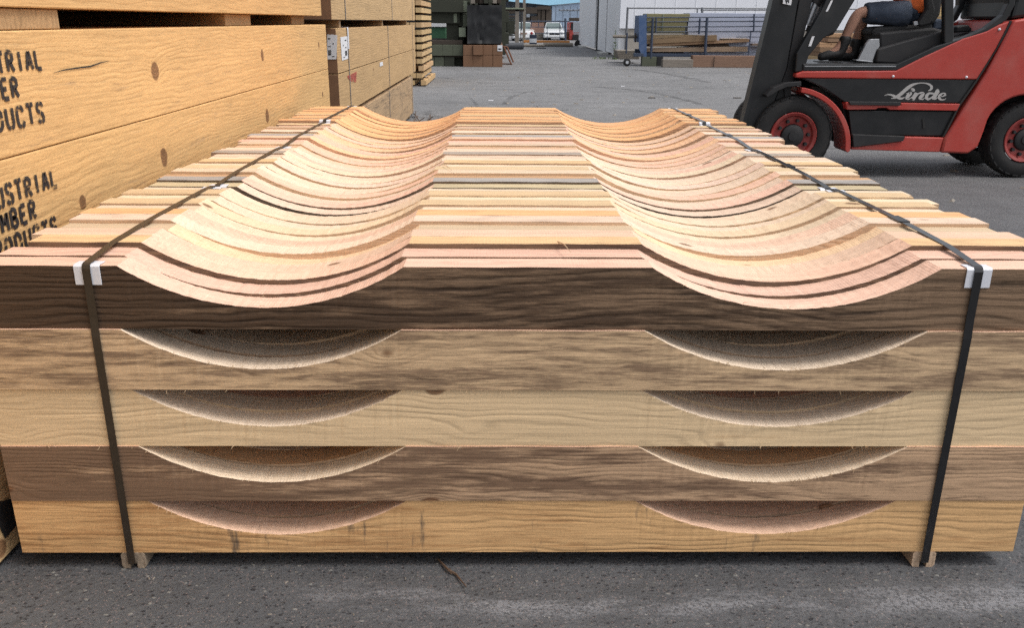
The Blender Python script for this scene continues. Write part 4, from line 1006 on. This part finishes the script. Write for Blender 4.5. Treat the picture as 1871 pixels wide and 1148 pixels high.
# ------------------------------------------------------------------ forklift
YF = 8.47; YW = 1.04; YB_ = YF+YW
FK = PZ(0, 1660, 325); FK = Vector((4.05, YF+YW/2, 0))
fk = empty('forklift', FK, 'red and black counterbalance forklift with a driver, at the right edge of the yard', 'forklift')
def c5(u, v): return (1340+u/3.3766, v/3.3766)
def Q(u, v, Y=YF): p = PY(Y, *c5(u, v)); return (p.x, p.z)
def fpr(name, pts, ya, yb, mat, bevel=.008, par=None, proj=None, smooth=False):
    g = MB().prism([Q(u, v, proj or ya) for u, v in pts], 1, ya, yb)
    return put(name, g, M[mat], par or fk, bevel=bevel, recalc=True, smooth=smooth)
def archpts(cu, cv, r_, a0, a1, n=14):
    return [(cu+r_*math.cos(math.radians(a0+(a1-a0)*i/n)), cv-r_*math.sin(math.radians(a0+(a1-a0)*i/n))) for i in range(n+1)]
# chassis side panels (black)
fpr('side_panel', [(430,482),(1500,494),(1396,634),(690,630),(560,540)], YF+.012, YF+.10, 'black', .006)
fpr('side_panel', [(712,682),(1378,686),(1300,838),(728,830)], YF+.02, YF+.10, 'black', .006)
fpr('chassis', [(640,560),(1480,560),(1300,900),(730,900)], YF+.11, YB_-.11, 'blackm', .01)
fpr('side_panel', [(430,482),(1500,494),(1396,634),(690,630),(560,540)], YB_-.10, YB_-.012, 'black', .006, proj=YF)
fpr('side_panel', [(712,682),(1378,686),(1300,838),(728,830)], YB_-.10, YB_-.02, 'black', .006, proj=YF)
# red body: strip widening into the flank
flank = [(385,455),(430,437),(1005,434),(1180,345),(1420,235),(1560,192),(1640,150),(1706,128),(1690,180),(1605,330),(1508,490),(1100,488),(385,480)]
for ya, yb in ((YF, YF+.10), (YB_-.10, YB_)): fpr('body_flank', flank, ya, yb, 'red', .012, proj=YF)
fpr('engine_cover', [(1010,440),(1180,352),(1420,260),(1640,205),(1690,190),(1500,560),(1010,560)], YF+.101, YB_-.101, 'blackm', .012, proj=YF)
# middle and lower red strips
for ya, yb in ((YF-.012, YF+.09), (YB_-.09, YB_+.012)):
    fpr('red_rail', [(690,634),(700,628),(1030,650),(1030,634),(1397,640),(1375,682),(960,676),(945,664),(890,664),(875,674),(700,676)], ya, yb, 'red', .006, proj=YF)
    fpr('step_tread', [(705,624),(1028,628),(1020,650),(715,645)], ya-.02, yb, 'blackm', .004, proj=YF)
    fpr('sill', [(1055,842),(1297,848),(1270,938),(722,922),(735,905),(1040,868)], ya, yb, 'red', .010, proj=YF)
    fpr('step', [(728,826),(1052,838),(1040,868),(735,906)], ya-.02, yb, 'blackm', .006, proj=YF)
fpr('floor_pan', [(735,905),(1280,905),(1270,930),(740,918)], YF+.092, YB_-.092, 'blackm', .005, proj=YF)
# counterweight with wheel arch
RW = (1813, 868); FW = (375, 848)
arch = archpts(RW[0], RW[1], 300, 152, 60, 14)
cwt = [(1722,124),(1900,96),(2080,92),(2150,130),(2190,300),(2190,640),(2150,760),(2090,760)] + archpts(RW[0], RW[1], 285, 22, 152, 16) + [(1540,800),(1500,905),(1440,946),(1272,940),(1296,850),(1400,690),(1560,440),(1680,210)]
g1 = MB().prism([Q(u, v) for u, v in cwt], 1, YF-.03, YB_+.03)
put('counterweight', g1, M['red'], fk, bevel=.03, recalc=True, smooth=True)
fpr('rear_chassis', [(1320,600),(1700,500),(2050,600),(2050,800),(1320,900)], YF+.25, YB_-.25, 'blackm', .01, proj=YF)
fpr('seam', [(1704,130),(1718,127),(1700,180),(1500,505),(1398,650),(1300,845),(1290,842),(1392,640),(1500,488),(1620,300)], YF-.006, YF+.02, 'dark', 0, proj=YF)
# front fender: red arch and black front part
outer = archpts(375, 880, 345, 83, -8, 18); inner = archpts(375, 880, 313, -8, 83, 18)
ya_, yb_ = YF-.02, YF+.34
for ya, yb in ((YF-.02, YF+.30), (YB_-.30, YB_+.02)):
    fpr('fender', outer+[(700,940)]+inner, ya, yb, 'red', .006, proj=YF)
    o2_ = [(415,500),(415,528)] + [(330,535),(270,560),(205,602)] + [(198,585),(245,540),(320,508)]
    if ya < YF+.5: fpr('front_fender', o2_, ya+.0, yb, 'blackm', .006, proj=YF)
fpr('fender_bracket', [(330,530),(375,530),(380,620),(340,620)], YF+.1, YF+.16, 'blackm', .004, proj=YF)
# wheels
def wheel(u, v, R0, yc, wid, front=True, near=True):
    x, z = Q(u, v); z = R0+.002
    wr = empty('wheel', (x-FK.x, yc-FK.y, z), None); wr.parent = fk
    c = Vector((x, yc, z)); h = wid/2
    prof = [(R0*.60,-h*.90),(R0*.64,-h*.97),(R0*.75,-h*1.0),(R0*.90,-h*.95),(R0*.965,-h*.80),(R0*.975,-h*.6),(R0*.975,h*.6),(R0*.965,h*.80),(R0*.90,h*.95),(R0*.75,h),(R0*.60,h*.9)]
    put('tyre', MB().lathe(c, prof, 56), M['rubber'], wr, smooth=True, recalc=True)
    g = MB(); n = 26
    for k in range(n):
        for s in (-1,1):
            a_ = 2*PI*(k+(.25 if s > 0 else 0))/n; da = 2*PI/n*.32
            y0, y1 = (-h*.97, -h*.05) if s < 0 else (h*.05, h*.97)
            vs = []
            for rr_ in (R0*.955, R0):
                for aa, yy in ((a_-da,y0),(a_+da,y0),(a_+da+.05,y1),(a_-da+.05,y1)):
                    r__ = rr_-(.03 if (abs(yy) > h*.9 and rr_ == R0) else 0)
                    vs.append((c.x+r__*math.cos(aa), c.y+yy, c.z+r__*math.sin(aa)))
            g.add(vs, [(0,1,2,3),(7,6,5,4),(0,4,5,1),(1,5,6,2),(2,6,7,3),(3,7,4,0)])
    put('tread', g, M['rubber'], wr, recalc=True)
    sg = -1 if near else 1
    rr_ = R0*.585
    prof = [(rr_, sg*h*.92),(rr_*.97, sg*h*.98),(rr_*.86, sg*h*.90),(rr_*.80, sg*h*.70),(rr_*.50, sg*h*.62),(rr_*.48, sg*h*.50),(0, sg*h*.50)]
    put('rim', MB().lathe(c, prof, 48), M['redrim'], wr, smooth=True, recalc=True)
    hp = [(rr_*.50, sg*h*.55),(rr_*.47, sg*h*.78),(rr_*.40, sg*h*.86),(rr_*.22, sg*h*.88),(rr_*.2, sg*h*.97),(0, sg*h*.98)]
    put('hub', MB().lathe(c, hp, 32), M['blackm'], wr, smooth=True, recalc=True)
    g = MB()
    for k in range(10):
        a_ = 2*PI*k/10+.1; p = Vector((c.x+rr_*.66*math.cos(a_), c.y+sg*h*.66, c.z+rr_*.66*math.sin(a_)))
        g.lathe(p, [(0, sg*.035),(.016, sg*.035),(.020, sg*0.0)], 6)
    put('lug_nuts', g, M['blackm'], wr, recalc=True)['kind'] = 'stuff'
RF = .396; RR_ = .376
wheel(FW[0], FW[1], RF, YF+.16, .28); wheel(FW[0], FW[1], RF, YB_-.24, .28, near=False)
wheel(RW[0], RW[1], RR_, YF+.13, .24); wheel(RW[0], RW[1], RR_, YB_-.13, .24, near=False)
x_, z_ = Q(*FW); put('axle', MB().tube([(x_, YF+.2, .40), (x_, YB_-.2, .40)], .09, 12), M['blackm'], fk)
x_, z_ = Q(*RW); put('axle', MB().tube([(x_, YF+.2, .378), (x_, YB_-.2, .378)], .07, 12), M['blackm'], fk)
# mast: leaning rails
def beamq(name, pts, ya, yb, mat, bevel=.006): return fpr(name, pts, ya, yb, mat, bevel, proj=YF)
PJ = YF+.10
rail_out = [(360,-400),(245,0),(55,780),(-5,1040),(90,1060),(190,800),(330,420),(400,0),(520,-400)]
rail_in = [(500,-420),(410,0),(335,420),(200,790),(180,960),(280,960),(330,690),(490,0),(620,-420)]
def beamq(name, pts, ya, yb, mat, bevel=.006): return fpr(name, pts, ya, yb, mat, bevel, proj=PJ)
beamq('mast_rail', rail_out, YF+.10, YF+.19, 'black'); beamq('mast_rail', rail_in, YF+.115, YF+.18, 'blackm')
beamq('mast_rail', [(u+165, v) for u, v in ((360,-400),(245,0),(55,780),(-5,1040),(70,1040),(130,780),(320,0),(435,-400))], YB_-.18, YB_-.09, 'black')
beamq('mast_rail', rail_in, YB_-.17, YB_-.105, 'blackm')
put('mast_flange', MB().prism([Q(u,v,PJ) for u,v in ((350,-400),(238,0),(48,780),(-12,1040),(5,1042),(68,780),(258,0),(372,-400))], 1, YF+.075, YF+.21), M['black'], fk, recalc=True)
for k_, (u, v) in enumerate(((500,-330),(400,60),(230,740),(170,1000))):
    x, z = Q(u, v, PJ); put('mast_crossmember', MB().box(x-.02, x+.06, YF+.19, YB_-.181, z-.06, z+.06), M['black'], fk, bevel=.008)
a = Q(460,-300,PJ); b = Q(190,900,PJ)
for yy in (YF+.30, YB_-.36): put('lift_cylinder', MB().tube([(a[0]+.08,yy,a[1]), (b[0]+.08,yy,b[1])], .035, 14), M['blackm'], fk, smooth=True)
for yy in (YF+.50, YF+.54, YB_-.54): put('lift_chain', MB().tube([(a[0]+.05,yy,a[1]), (b[0]+.05,yy,b[1])], .012, 6), M['blackm'], fk)
cr = Q(130,860,PJ); put('fork_carriage', MB().box(cr[0]-.10, cr[0]-.03, YF+.05, YB_-.05, .10, .36), M['black'], fk, bevel=.01)
for yy in (YF+.25, YB_-.37):
    put('fork', MB().prism([(cr[0]-.10,.40),(cr[0]-.14,.40),(cr[0]-.15,.09),(cr[0]-1.25,.065),(cr[0]-1.25,.055),(cr[0]-.10,.04)], 1, yy, yy+.12), M['black'], fk, recalc=True, bevel=.004)
# label on mast
fpr('mast_label', [(322,-22),(378,-22),(368,30),(318,20)], YF+.060, YF+.068, 'paper', 0, proj=YF)
g = MB()
for pts in ([(334,-2),(342,14),(338,20)], [(334,-2),(352,-6)], [(336,6),(350,4)], [(352,-6),(354,16)]):
    P_ = [Q(u,v) for u, v in pts]
    for i in range(len(P_)-1):
        (x0,z0),(x1,z1) = P_[i],P_[i+1]; d = Vector((x1-x0,z1-z0)).normalized(); s = Vector((-d.y,d.x))*.005
        g.add([(x0+s.x,YF+.0585,z0+s.y),(x0-s.x,YF+.0585,z0-s.y),(x1-s.x,YF+.0585,z1-s.y),(x1+s.x,YF+.0585,z1+s.y)],[(0,1,2,3)])
put('label_print', g, M['black'], fk)
# mast faint scratch streaks
g = MB(); P_ = [Q(*p) for p in ((205,590),(260,540),(300,520))]
# cab: floor, A pillar, tilt cylinder, B pillar, rear frame
fpr('cab_floor', [(430,392),(1000,392),(1020,402),(1008,436),(432,438)], YF+.005, YB_-.005, 'black', .008, proj=YF)
fpr('floor_trim', [(440,404),(1003,404),(1003,411),(440,411)], YF-.002, YF+.004, 'steel', 0, proj=YF)
for ya in (YF+.02, YB_-.10):
    fpr('front_pillar', [(860,-400),(755,0),(640,190),(560,235),(470,345),(440,440),(385,445),(395,330),(470,200),(560,40),(600,-60),(740,-400)], ya, ya+.08, 'black', .01, proj=YF)
    fpr('centre_pillar', [(1308,-400),(1308,262),(1340,285),(1368,240),(1368,-400)], ya+.0, ya+.07, 'black', .01, proj=YF)
    fpr('rear_frame', [(1706,-60),(1700,20),(1665,90),(1560,170),(1420,232),(1250,285),(1005,398),(1005,436),(1180,352),(1425,246),(1580,190),(1690,120),(1740,30),(1752,-60)], ya-.015, ya+.07, 'black', .008, proj=YF)
    fpr('roof_rail', [(740,-400),(860,-400),(1308,-400),(1368,-400),(1752,-400),(1752,-450),(740,-450)], ya, ya+.08, 'black', .01, proj=YF)
    fpr('rear_post', [(1706,-400),(1752,-400),(1752,-60),(1706,-60)], ya, ya+.07, 'black', .008, proj=YF)
g = MB()
for k_ in range(9):
    x0 = Q(760,0)[0]+k_*.115; g.box(x0, x0+.04, YF+.10, YB_-.10, Q(800,-440)[1], Q(800,-425)[1])
put('roof_bars', g, M['black'], fk)['kind'] = 'stuff'
fpr('rear_cowl', [(1752,-60),(1752,10),(1722,118),(1900,92),(2060,80),(2060,-60)], YF+.03, YB_-.03, 'black', .03, proj=YF)
a = Q(470,190, YF+.2); 
put('tilt_cylinder', MB().tube([(Q(560,0)[0],YF+.20,Q(560,0)[1]), (Q(500,150)[0],YF+.20,Q(500,150)[1])], .045, 14), M['steel'], fk, smooth=True)
put('tilt_cylinder', MB().tube([(Q(640,-120)[0],YF+.20,Q(640,-120)[1]), (Q(545,20)[0],YF+.20,Q(545,20)[1])], .06, 14), M['blackm'], fk, smooth=True)
fpr('front_console', [(600,110),(660,100),(668,130),(620,215),(565,225),(540,200)], YF+.30, YB_-.35, 'blackm', .02)
fpr('reflector', [(488,224),(504,222),(482,284),(466,284)], YF+.012, YF+.019, 'paper', 0, proj=YF)
fpr('reflector', [(606,0),(618,0),(586,68),(572,70)], YF+.012, YF+.019, 'paper', 0, proj=YF)
put('steering_column', MB().tube([(Q(600,200)[0],YF+.61,Q(600,200)[1]), (Q(700,-60)[0],YF+.61,Q(700,-60)[1])], .035, 12), M['blackm'], fk)
sw = Vector((Q(700,-60)[0], YF+.61, Q(700,-60)[1])); g = MB(); pts = []
ax_ = Vector((.5,0,.86)).normalized(); e1 = Vector((0,1,0)); e2 = ax_.cross(e1)
ring_ = [sw+(e1*math.cos(2*PI*k/24)+e2*math.sin(2*PI*k/24))*.17 for k in range(25)]
g.tube(ring_, .014, 8, cap=False); g.tube([ring_[0], sw, ring_[12]], .012, 6); put('steering_wheel', g, M['blackm'], fk, smooth=True)
# seat and cowl
fpr('seat_base', [(900,200),(1240,170),(1300,185),(1300,285),(1180,330),(1008,392),(860,385),(905,300)], YF+.20, YB_-.20, 'blackm', .02)
fpr('seat_cushion', [(850,190),(880,165),(1140,150),(1230,120),(1235,190),(1100,212),(900,238),(856,222)], YF+.36, YB_-.36, 'seat', .03)
fpr('seat_back', [(1165,150),(1205,70),(1230,-150),(1280,-190),(1315,-160),(1290,20),(1280,90),(1240,150)], YF+.34, YB_-.34, 'seat', .03)
fpr('armrest', [(1190,-30),(1225,-45),(1250,60),(1215,150),(1150,165),(1140,145),(1195,60)], YF+.24, YF+.32, 'seat', .02)
fpr('seat_buckle', [(1112,132),(1136,128),(1140,152),(1116,156)], YF+.20, YF+.232, 'steel', .002)
fpr('cab_cover', [(890,300),(1100,240),(1300,190),(1305,270),(1010,392),(880,385)], YF+.10, YF+.19, 'blackm', .015)
fpr('metal_bracket', [(770,370),(820,270),(845,240),(900,238),(903,285),(880,320),(858,380)], YF+.12, YF+.16, 'steel', .004)
fpr('metal_foot', [(758,366),(862,378),(858,384),(758,374)], YF+.09, YF+.18, 'steel', .002)
# tan boards strapped behind the seat
fpr('dark_cushion', [(1240,120),(1290,112),(1302,180),(1230,185)], YF+.5, YB_-.3, 'shorts', .02)
fpr('lever_panel', [(1375,160),(1450,150),(1475,175),(1470,195),(1375,200)], YF+.5, YB_-.4, 'blackm', .02)
for (u, v) in ((1640,180),(985,470),(1437,475)):
    x, z = Q(u, v); put('bolt', MB().lathe((x, YF-.002, z), [(0,-.012),(.010,-.010),(.013,.0),(.013,.006)], 12), M['clip'], fk, smooth='all')
fpr('panel_handle', [(1168,734),(1184,730),(1188,790),(1172,794)], YF+.012, YF+.022, 'dark', .003, proj=YF)
# logotype: drawn with swelling strokes
def cat(pts, n=7):
    P_ = [Vector(p) for p in pts]; P_ = [P_[0]*2-P_[1]] + P_ + [P_[-1]*2-P_[-2]]; out = []
    for i in range(1, len(P_)-2):
        for k in range(n):
            t_ = k/n; a, b, c_, d = P_[i-1], P_[i], P_[i+1], P_[i+2]
            out.append(.5*((2*b)+(c_-a)*t_+(2*a-5*b+4*c_-d)*t_*t_+(3*b-a-3*c_+d)*t_**3))
    out.append(P_[-2]); return out
g = MB(); LAY = [0]   # layered a tenth of a millimetre apart
def lst(pts):   # (x, y, width) in the 1871-wide logo crop; origin 1600,120, scale 11.69
    LAY[0] += 1; yy = YF+.0095-LAY[0]*.00012
    P_ = cat(pts); n = len(P_); vs = []
    for i in range(n):
        a = P_[max(i-1,0)]; b = P_[min(i+1,n-1)]; t_ = Vector((b.x-a.x, b.y-a.y)).normalized(); s = Vector((-t_.y, t_.x))*P_[i].z/2
        for sg in (1,-1):
            u = 1600+(P_[i].x+s.x*sg)/11.69; v = 120+(P_[i].y+s.y*sg)/11.69; q_ = PY(YF+.01, u, v); vs.append((q_.x, yy, q_.z))
    g.add(vs, [(2*i,2*i+1,2*i+3,2*i+2) for i in range(n-1)])
lst([(1115,535,6),(1170,510,40),(1195,455,58),(1150,400,44),(1050,370,24),(930,368,24),(800,400,52),(700,460,72),(600,545,72),(500,630,70),(420,675,50),(325,700,10)])
lst([(185,640,6),(250,615,22),(330,620,36),(420,655,52),(500,690,52),(560,695,40),(620,670,14)])
lst([(752,520,8),(775,503,56),(800,515,74),(828,520,50),(840,520,8)])
lst([(720,575,6),(738,585,80),(690,640,78),(662,690,64),(668,712,30)]); lst([(640,600,6),(700,580,14),(775,572,8)]); lst([(655,705,20),(700,715,22),(760,670,10)])
lst([(880,575,10),(872,590,84),(830,650,80),(785,715,80),(780,720,6)]); lst([(840,640,12),(900,600,26),(970,575,38),(1010,590,66),(985,640,74),(945,690,66),(960,720,26)]); lst([(940,700,26),(1000,715,24),(1050,680,10)])
lst([(1210,590,14),(1150,580,34),(1095,630,66),(1085,690,62),(1130,718,28),(1180,690,16),(1210,640,12)]); lst([(1120,600,10),(1190,588,40),(1250,600,34),(1290,620,10)]); lst([(1090,700,10),(1150,700,34),(1220,665,30),(1260,640,8)]); lst([(1350,512,10),(1330,530,84),(1280,610,82),(1235,690,74),(1240,715,34)]); lst([(1230,708,26),(1280,705,24),(1330,670,10)])
lst([(1370,660,14),(1430,650,22),(1480,620,40),(1470,590,34),(1420,590,30),(1365,640,64),(1360,695,60),(1410,725,30),(1470,715,18),(1505,690,6)])
put('logotype', g, M['grey_logo'], fk)

# ------------------------------------------------------------------ driver
YD_ = YF+.55
def D(u, v, Y=YD_): return PY(Y, *c5(u, v))
drv = empty('person', D(1060, 150), 'forklift driver in navy shorts, orange hi-vis top and black boots, seated in the cab', 'person')
def skin_obj(name, chains, mat, sub=2, parent=drv):
    """chains: list of lists of (pos, radius); a shared first position joins them"""
    vs = []; es = []; rs = []; idx = {}
    def vid(p, r_):
        k = tuple(round(c_, 4) for c_ in p)
        if k not in idx: idx[k] = len(vs); vs.append(tuple(p)); rs.append(r_)
        return idx[k]
    for ch in chains:
        prev = None
        for p, r_ in ch:
            i = vid(p, r_)
            if prev is not None and prev != i: es.append((prev, i))
            prev = i
    base = wloc(parent); me = bpy.data.meshes.new(name); me.from_pydata([tuple(Vector(v)-base) for v in vs], es, [])
    me.materials.append(M[mat]); o = bpy.data.objects.new(name, me); C.objects.link(o); o.parent = parent
    sk = o.modifiers.new('skin', 'SKIN'); sk.use_smooth_shade = True
    for i, sv in enumerate(me.skin_vertices[0].data):
        r_ = rs[i]; sv.radius = (r_, r_) if not isinstance(r_, tuple) else r_
        sv.use_root = (i == 0)
    ss_ = o.modifiers.new('subdiv', 'SUBSURF'); ss_.levels = sub; ss_.render_levels = sub
    return o
hip = D(1070, 85); ch_ = D(1100, -150); nk = D(1085, -290); hd = D(1070, -360); hd2 = D(1060, -450)
yl, yr2 = YD_-.12, YD_+.12
kneeN, ankN = D(770,75,yl), D(672,262,yl); kneeF, ankF = D(815,85,yr2), D(745,285,yr2)
# near = left leg further forward
shN = D(1100,-225,YD_-.19); elN = D(1000,-60,YD_-.24); wrN = D(850,-70,YD_-.15)
shF = D(1100,-225,YD_+.19); elF = D(990,-70,YD_+.24); wrF = D(840,-80,YD_+.15)
body = [[(hip,.13),(ch_.lerp(hip,.5),.125),(ch_,.14),(nk,.062),(hd,.075),(hd2,.088),(hd2+Vector((-.005,0,.08)),.06)],
        [(hip,.13),(D(990,80,yl),.088),(D(880,72,yl),.075),(kneeN,.058),(kneeN.lerp(ankN,.3),.060),(ankN,.040),(D(625,320,yl),.042),(D(560,345,yl),.036)],
        [(hip,.13),(D(1000,85,yr2),.088),(D(900,80,yr2),.075),(kneeF,.058),(kneeF.lerp(ankF,.3),.060),(ankF,.040),(D(700,335,yr2),.042),(D(620,355,yr2),.036)],
        [(ch_,.14),(shN,.062),(elN,.044),(wrN,.028),(wrN+Vector((-.07,0,.0)),.034)], [(ch_,.14),(shF,.062),(elF,.044),(wrF,.028),(wrF+Vector((-.07,0,.0)),.034)]]
bodyo = skin_obj('body', body, 'skin')
for s, wr in ((-1, wrN), (1, wrF)):
    hc = wr+Vector((-.075,0,0)); fl = []
    for k, L_ in enumerate((.065,.075,.072,.055)):
        yo = (k-1.5)*.021; a = hc+Vector((0,yo,.01)); fl.append([(a,.0095),(a+Vector((-L_*.6,0,.008)),.009),(a+Vector((-L_*.9,0,-.025)),.008),(a+Vector((-L_*.6,0,-.045)),.007)])
    a = hc+Vector((.01,-s*.03,0)); fl.append([(a,.011),(a+Vector((-.03,-s*.02,-.01)),.010),(a+Vector((-.055,-s*.01,-.03)),.008)])
    for f_ in fl: skin_obj('finger', [f_], 'skin', 1)
def cloth_obj(name, chains, mat, vox=.014):
    g = MB()
    for ch in chains:
        P_ = [Vector(p) for p, r_ in ch]; R2 = [r_ for p, r_ in ch]; pts = []; rr_ = []
        for i in range(len(P_)-1):
            for t_ in (0,.25,.5,.75): pts.append(P_[i].lerp(P_[i+1], t_)); rr_.append(R2[i]+(R2[i+1]-R2[i])*t_)
        pts.append(P_[-1]); rr_.append(R2[-1]); g.tube(pts, rr_, 16)
    o = put(name, g, M[mat], drv, smooth='all', recalc=True)
    rm = o.modifiers.new('remesh', 'REMESH'); rm.mode = 'VOXEL'; rm.voxel_size = vox; rm.use_smooth_shade = True
    sm_ = o.modifiers.new('smooth', 'SMOOTH'); sm_.factor = .6; sm_.iterations = 6
    nt_ = bpy.data.textures.new(name, 'CLOUDS'); nt_.noise_scale = .11
    dp = o.modifiers.new('folds', 'DISPLACE'); dp.texture = nt_; dp.strength = .022; dp.mid_level = .5
    return o
cloth_obj('shorts', [[(D(1112,125),.10),(D(1075,75),.15),(D(1070,25),.14)], [(D(1075,85,yl),.13),(D(985,82,yl),.122),(D(880,78,yl),.108),(D(812,78,yl),.098)], [(D(1075,90,yr2),.13),(D(1000,88,yr2),.120),(D(900,84,yr2),.106),(D(830,90,yr2),.098)]], 'shorts')
cloth_obj('shirt', [[(D(1135,75),.13),(D(1125,30),.172),(D(1110,-30),.180),(ch_.lerp(hip,.5),.160),(ch_,.180),(nk+Vector((0,0,-.05)),.10)], [(ch_+Vector((0,-.05,.04)),.11),(shN,.085),(shN.lerp(elN,.6),.066)], [(ch_+Vector((0,.05,.04)),.11),(shF,.085),(shF.lerp(elF,.6),.066)]], 'orange')
for pp_, ty, (a_, b_, c_) in (('n', yl, ((690,245),(655,335),(520,352))), ('f', yr2, ((755,262),(735,345),(585,365)))):
    A_, B_, C_ = D(*a_, ty), D(*b_, ty), D(*c_, ty)
    skin_obj('boot', [[(A_+Vector((0,0,.05)),.058),(A_,.062),(A_.lerp(B_,.6),.054),(B_,.056),(B_.lerp(C_,.45)+Vector((0,0,.012)),.052),(C_.lerp(B_,.15),.044),(C_,.034)]], 'boot')
    put('boot_sole', MB().box(C_.x-.03, B_.x+.06, ty-.05, ty+.05, min(B_.z,C_.z)-.062, min(B_.z,C_.z)-.036), M['boot'], drv, bevel=.01)
for s in (-1,1):
    put('eye', MB().lathe(hd2+Vector((-.082,s*.032,.012)), [(0,-.012),(.009,-.008),(.012,0),(.009,.008),(0,.012)], 10), M['clip'], drv)
    put('ear', MB().lathe(hd2+Vector((.005,s*.088,.0)), [(0,-.012),(.02,-.010),(.028,0),(.02,.010),(0,.012)], 12), M['skin'], drv, smooth='all')
skin_obj('nose', [[(hd2+Vector((-.082,0,.015)),.009),(hd2+Vector((-.104,0,-.015)),.014)]], 'skin', 1)
skin_obj('mouth', [[(hd2+Vector((-.082,-.022,-.045)),.005),(hd2+Vector((-.090,0,-.045)),.006),(hd2+Vector((-.082,.022,-.045)),.005)]], 'pink_brown', 1)
skin_obj('hair', [[(hd2+Vector((.02,0,.03)),.085),(hd2+Vector((.01,0,.09)),.07)]], 'hair')

# ------------------------------------------------------------------ ground litter
def litter(name, pts, r_, label, cat_):
    P_ = [PZ(.006+.004*(i % 2), *p) for i, p in enumerate(pts)]
    return tag(put(name, MB().tube(P_, r_, 6), M['twig'], loc=P_[0]), label, cat_)
litter('twig', [(800,1022),(820,1043),(833,1050),(852,1073)], [.003,.004,.0035,.0015], 'thin brown twig lying on the asphalt below the middle of the boards', 'twig')
litter('twig', [(822,1040),(824,1050)], [.002,.001], 'tiny side sprig beside the brown twig below the boards', 'twig')
root = empty('dead_branch', PZ(0, 770, 215), 'small dead branches on the asphalt at the far end of the tan timber stack', 'branch')
for pts in (((752,205),(758,212),(766,219)), ((758,212),(760,207)), ((766,219),(775,219)), ((782,218),(786,213),(788,220)), ((784,216),(791,217)), ((754,222),(764,215))):
    P_ = [PZ(.03, *p) for p in pts]; 
    for i_, p_ in enumerate(P_): p_.z = .012+.05*(i_ == 1)
    put('branch', MB().tube(P_, .007, 5), M['twig'], root)
g = MB(); rr = random.Random(21)
for _ in range(420):
    far = rr.random() < .6
    p = Vector((rr.uniform(-1.2,1.9), rr.uniform(1.2,2.02), .001)) if not far else Vector((rr.uniform(-1.2,9), rr.uniform(7,30), .001))
    s_ = rr.uniform(.002,.006) if not far else rr.uniform(.008,.05)
    a_ = rr.uniform(0,PI); d = Vector((math.cos(a_), math.sin(a_), 0))*s_; e = Vector((-d.y, d.x, 0))*rr.uniform(.2,.5)
    h_ = Vector((0,0,s_*.35)); g.add([p-d-e, p+d-e, p+d+e, p-d+e, p-d*.7+h_, p+d*.7+h_], [(0,1,5,4),(1,2,5),(2,3,4,5),(3,0,4)])
tag(put('debris', g, M['grey_wood']), 'small stones and bark crumbs scattered over the asphalt', 'debris', kind='stuff')
for (u, v, w_, lb) in ((1137,157,8,'small white scrap of paper on the asphalt near the yard middle'), (1190,178,14,'dark sliver of wood on the asphalt beyond the boards'), (1346,178,16,'dark sliver of wood left of the forklift mast'), (897,183,9,'pale chip on the asphalt behind the far bundle'), (910,92,5,'white scrap by the trestle')):
    a = PZ(.003, u-w_/2, v); b = PZ(.003, u+w_/2, v+1)
    g = MB().box(a.x, b.x, min(a.y,b.y)-.03, min(a.y,b.y)+.05, .002, .014)
    tag(put('scrap', g, M['paper' if 'white' in lb or 'pale' in lb else 'dark_wood'], loc=a), lb, 'scrap')
